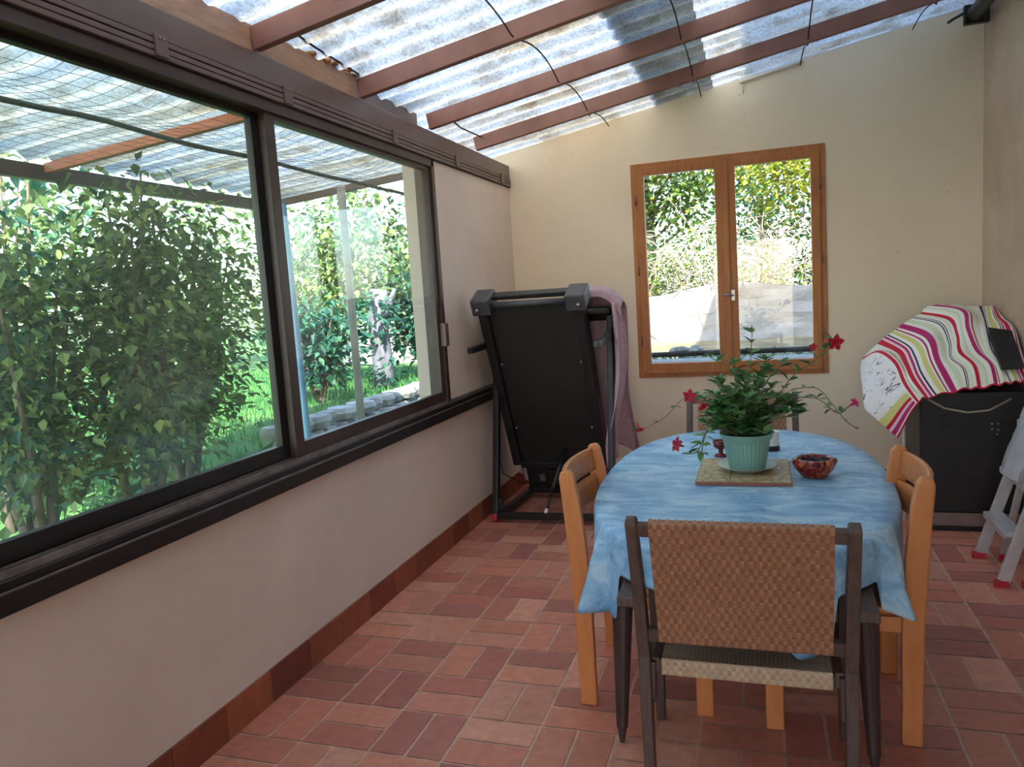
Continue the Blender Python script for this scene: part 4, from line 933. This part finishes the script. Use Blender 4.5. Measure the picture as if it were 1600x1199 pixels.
def shrub(loc, h, spread, n, cols, label, name='shrub', L=.09, stems_=5, bark='bark', group=None, lean=(0, 0), low=.25, kind=None, cat='shrub'):
    t = thing(name, loc, label=label, cat=cat, group=group, kind=kind)
    st = MB(); lf = MB()
    for k in range(stems_):
        a = rn.uniform(0, 6.28); e = Vector((math.cos(a) * spread * rn.uniform(.3, .8) + lean[0], math.sin(a) * spread * rn.uniform(.3, .8) + lean[1], h * rn.uniform(.75, 1)))
        m_ = e * .5 + Vector((rn.uniform(-.1, .1), rn.uniform(-.1, .1), 0)) * spread
        pts = [Vector((rn.uniform(-.05, .05), rn.uniform(-.05, .05), -.1)), m_ * .5, m_, e]; st.tube(pts, [.035, .028, .018, .005], 7)
        for q in range(int(n / stems_)):
            u = low + (1 - low) * rn.random() ** .8; p = pts[1].lerp(pts[2], min(1, u * 2)) if u < .5 else m_.lerp(e, u * 2 - 1)
            o = Vector((rn.gauss(0, 1), rn.gauss(0, 1), rn.gauss(0, .6))) * spread * .30; p = p + o
            if p.z < .05: continue
            if p.z > h * 1.02: p.z = h * rn.uniform(.9, 1.02)
            d = Vector((o.x + rn.uniform(-.3, .3) * spread, o.y + rn.uniform(-.3, .3) * spread, rn.uniform(-.8, .3) * spread)).normalized()
            s_ = d.cross(Vector((rn.uniform(-.4, .4), rn.uniform(-.4, .4), 1))).normalized(); l = L * rn.uniform(.6, 1.25); w = l * rn.uniform(.5, .8)
            c = vary(rn.choice(cols), .15); nrm_ = s_.cross(d)
            lf.add([p, p + d * l * .35 + s_ * w * .5 + nrm_ * .1 * l, p + d * l, p + d * l * .35 - s_ * w * .5 + nrm_ * .1 * l, p + d * l * .4], [(0, 1, 4), (1, 2, 4), (2, 3, 4), (3, 0, 4)], c)
    st.build('stems', M[bark], t, smooth=True); lf.build('foliage', M['leaf'], t); return t
shrub((-1.70, 2.85, -.05), 2.37, .55, 3600, GR + TE[:1], 'tall leafy sapling close outside the near pane', 'sapling', .075, 7, group='saplings outside the sliding window')
shrub((-1.52, 3.35, -.05), 2.36, .50, 3200, GR, 'leafy sapling with pale stems behind the near pane under the eave net', 'sapling', .075, 7, group='saplings outside the sliding window')
shrub((-1.95, 4.15, .15), 2.20, .60, 3400, GR + LI, 'leafy sapling behind the near pane beside the middle stile', 'sapling', .075, 7, group='saplings outside the sliding window')
shrub((-2.9, 3.7, .05), 2.6, .8, 2200, TE + GR, 'dark bushy shrub in the second row behind the saplings', 'shrub', .10, 6)
shrub((-3.3, 8.3, .45), 2.5, .9, 2600, LI + GR, 'bright green bush beyond the stone wall and grey post', 'shrub', .11, 7)
shrub((-2.6, 6.9, .45), 1.15, .55, 1500, TE, 'shrub on top of the stone wall, leaves tinted teal for sky-lit shade', 'shrub', .10, 6)
shrub((-2.35, 9.2, .45), 1.5, .7, 1900, TE + GR[:1], 'dark broad-leaved shrub behind the dead tree stump', 'shrub', .11, 6)
# dead stump wound with ivy
ts = thing('tree_stump', (-2.45, 8.05, .42), label='pale dead tree trunk standing behind the stone wall', cat='tree trunk')
mb = MB(); mb.tube([(0, 0, -.1), (.02, 0, .4), (-.02, .02, .9), (.03, .02, 1.25)], [.15, .12, .115, .10], 12); mb.tube([(.02, .03, .85), (.14, .08, 1.1), (.2, .1, 1.25)], [.05, .04, .02], 8); mb.build('trunk', M['bark_pale'], ts, smooth=True)
mb = MB(); leafball(mb, (0, -.05, .95), (.3, .25, .35), 260, .10, TE, .3, rn); leafball(mb, (.1, -.1, .3), (.3, .2, .2), 120, .09, TE, .3, rn); mb.build('ivy', M['leaf'], ts)
# stone wall
mb = MB()
for row in range(5):
    y = 4.9 + (row % 2) * .1
    while y < 10.5:
        w = rn.uniform(.16, .32); c = Vector((-1.80 + rn.uniform(-.02, .02), y + w / 2, -.0 + row * .125 + .05)); P = []
        mb.lathe([(0, -.06), (w * .42, -.05), (w * .5, 0), (w * .44, .045), (0, .062)], 8, c, wob=lambda t, z: 1 + .12 * math.sin(3 * t + w * 40)); y += w * .96
struct(mb.build('stone_wall', M['stone']), 'low grey dry stone wall beyond the grey eave post', 'wall')
# background vegetation (uncountable)
mb = MB()
for k in range(150):
    y = rn.uniform(-2, 22); x = -6.2 - rn.random() * 2.4 - max(0, (10 - y)) * .05; leafball(mb, (x, y, rn.uniform(.4, 3.6)), (.75, .75, .6), 110, .16, GR + LI, .5, rn)
for k in range(60):
    x = -6 + rn.uniform(0, 4.6); leafball(mb, (x, 12.9 + rn.uniform(0, 1), rn.uniform(.5, 3.6)), (.7, .7, .6), 100, .15, GR + LI + TE, .5, rn)
tag(mb.build('hedge_foliage', M['leaf']), 'tall tangled green hedge closing the garden', 'hedge', kind='stuff')
mb = MB()
for k in range(26):
    leafball(mb, (-1.5 + k * .2 + rn.uniform(-.2, .2), 12.0 + rn.uniform(-.3, .5), 1.62 + rn.uniform(-.25, .5)), (.45, .35, .4), 230, .07, LI + YE[:2] + GR[:2], .4, rn)
for k in range(60):
    leafball(mb, (-2.5 + k * .12 + rn.uniform(-.2, .2), 12.9 + rn.uniform(-.3, .5), 1.75 + rn.uniform(-.5, .65)), (.5, .35, .45), 200, .08, GR + LI + TE, .3, rn)
tag(mb.build('creeper_foliage', M['leaf']), 'leafy creeper sprawling on the white garden wall', 'creeper', kind='stuff')
mb = MB()
for k in range(420):
    x = rn.uniform(-1, 4.2); z = 1.45 + rn.random() * .9; y = 11.7 + rn.uniform(-.45, .4); pts = [Vector((x, y, z))]; d = Vector((rn.uniform(-1, 1), rn.uniform(-.3, .3), rn.uniform(-1, .6)))
    for q in range(5): d = (d + Vector((rn.uniform(-.7, .7), rn.uniform(-.3, .3), rn.uniform(-.8, .5)))).normalized(); pts.append(pts[-1] + d * .13)
    mb.tube(pts, .006, 3, False)
mb.tube([(.2, 11.1, 1.2), (.7, 11.0, 1.02), (1.2, 11.0, 1.08), (1.5, 11.1, 1.5), (1.6, 11.3, 2.0)], .008, 5)
tag(mb.build('dry_vines', M['twig']), 'tangle of pale dry vines hanging over the garden wall', 'vines', kind='stuff')
def tree(loc, h, r, n, cols, label, L=.16, trunk_r=.14, blobs=16):
    t = thing('tree', loc, label=label, cat='tree'); mb = MB(); mb.tube([(0, 0, -.1), (.05, 0, h * .3), (-.05, .05, h * .6), (0, 0, h * .95)], [trunk_r, trunk_r * .8, trunk_r * .5, .02], 10)
    lf = MB()
    for k in range(blobs):
        a = rn.uniform(0, 6.28); rr = r * rn.random() ** .6; z = h * rn.uniform(.35, 1.0); c = (math.cos(a) * rr, math.sin(a) * rr, z); mb.tube([(0, 0, z * .7), (c[0] * .6, c[1] * .6, z * .9), c], [.03, .02, .008], 6)
        leafball(lf, c, (r * .42, r * .42, r * .34), n // blobs, L, cols, .35, rn)
    mb.build('trunk', M['bark'], t, smooth=True); lf.build('crown', M['leaf'], t); return t
tree((3.3, 13.2, .6), 4.6, 1.5, 17000, YE, 'yellow-green tree seen in the right casement pane', .11, blobs=34)
tree((-.1, 14.2, .6), 5.2, 1.9, 17000, LI + YE[:1] + GR[:1], 'tall drooping green tree seen in the left casement pane', .12, blobs=34)
tree((1.9, 21, .6), 4.6, 1.3, 1500, TE + GR[:1], 'distant blue-green tree between the two casement trees', .2)
mb = MB()
for k in range(34): leafball(mb, (-.4 + k * .11, 7.3 + rn.uniform(-.2, .3), .76), (.2, .3, .12), 110, .05, TE, .2, rn)
tag(mb.build('ground_cover_leaves', M['leaf']), 'low teal ground cover beyond the window ledge', 'plants', kind='stuff')
# lawn blades
mb = MB()
for k in range(15000):
    x = -.4 - rn.random() ** .8 * 5.5; y = 1.5 + rn.random() * 9; z = hgt(x, y); a = rn.uniform(0, 6.28); l = rn.uniform(.05, .13); q = Vector((x, y, z)); s_ = Vector((math.cos(a), math.sin(a), 0)) * .008; d = Vector((rn.uniform(-.4, .4), rn.uniform(-.4, .4), 1)) * l
    mb.add([q - s_, q + s_, q + d], [(0, 1, 2)], vary(rn.choice([rgb(70, 130, 66), rgb(92, 150, 74), rgb(56, 112, 70)]), .15))
tag(mb.build('grass', M['grass']), 'lush green lawn grass outside the sliding window', 'grass', kind='stuff')
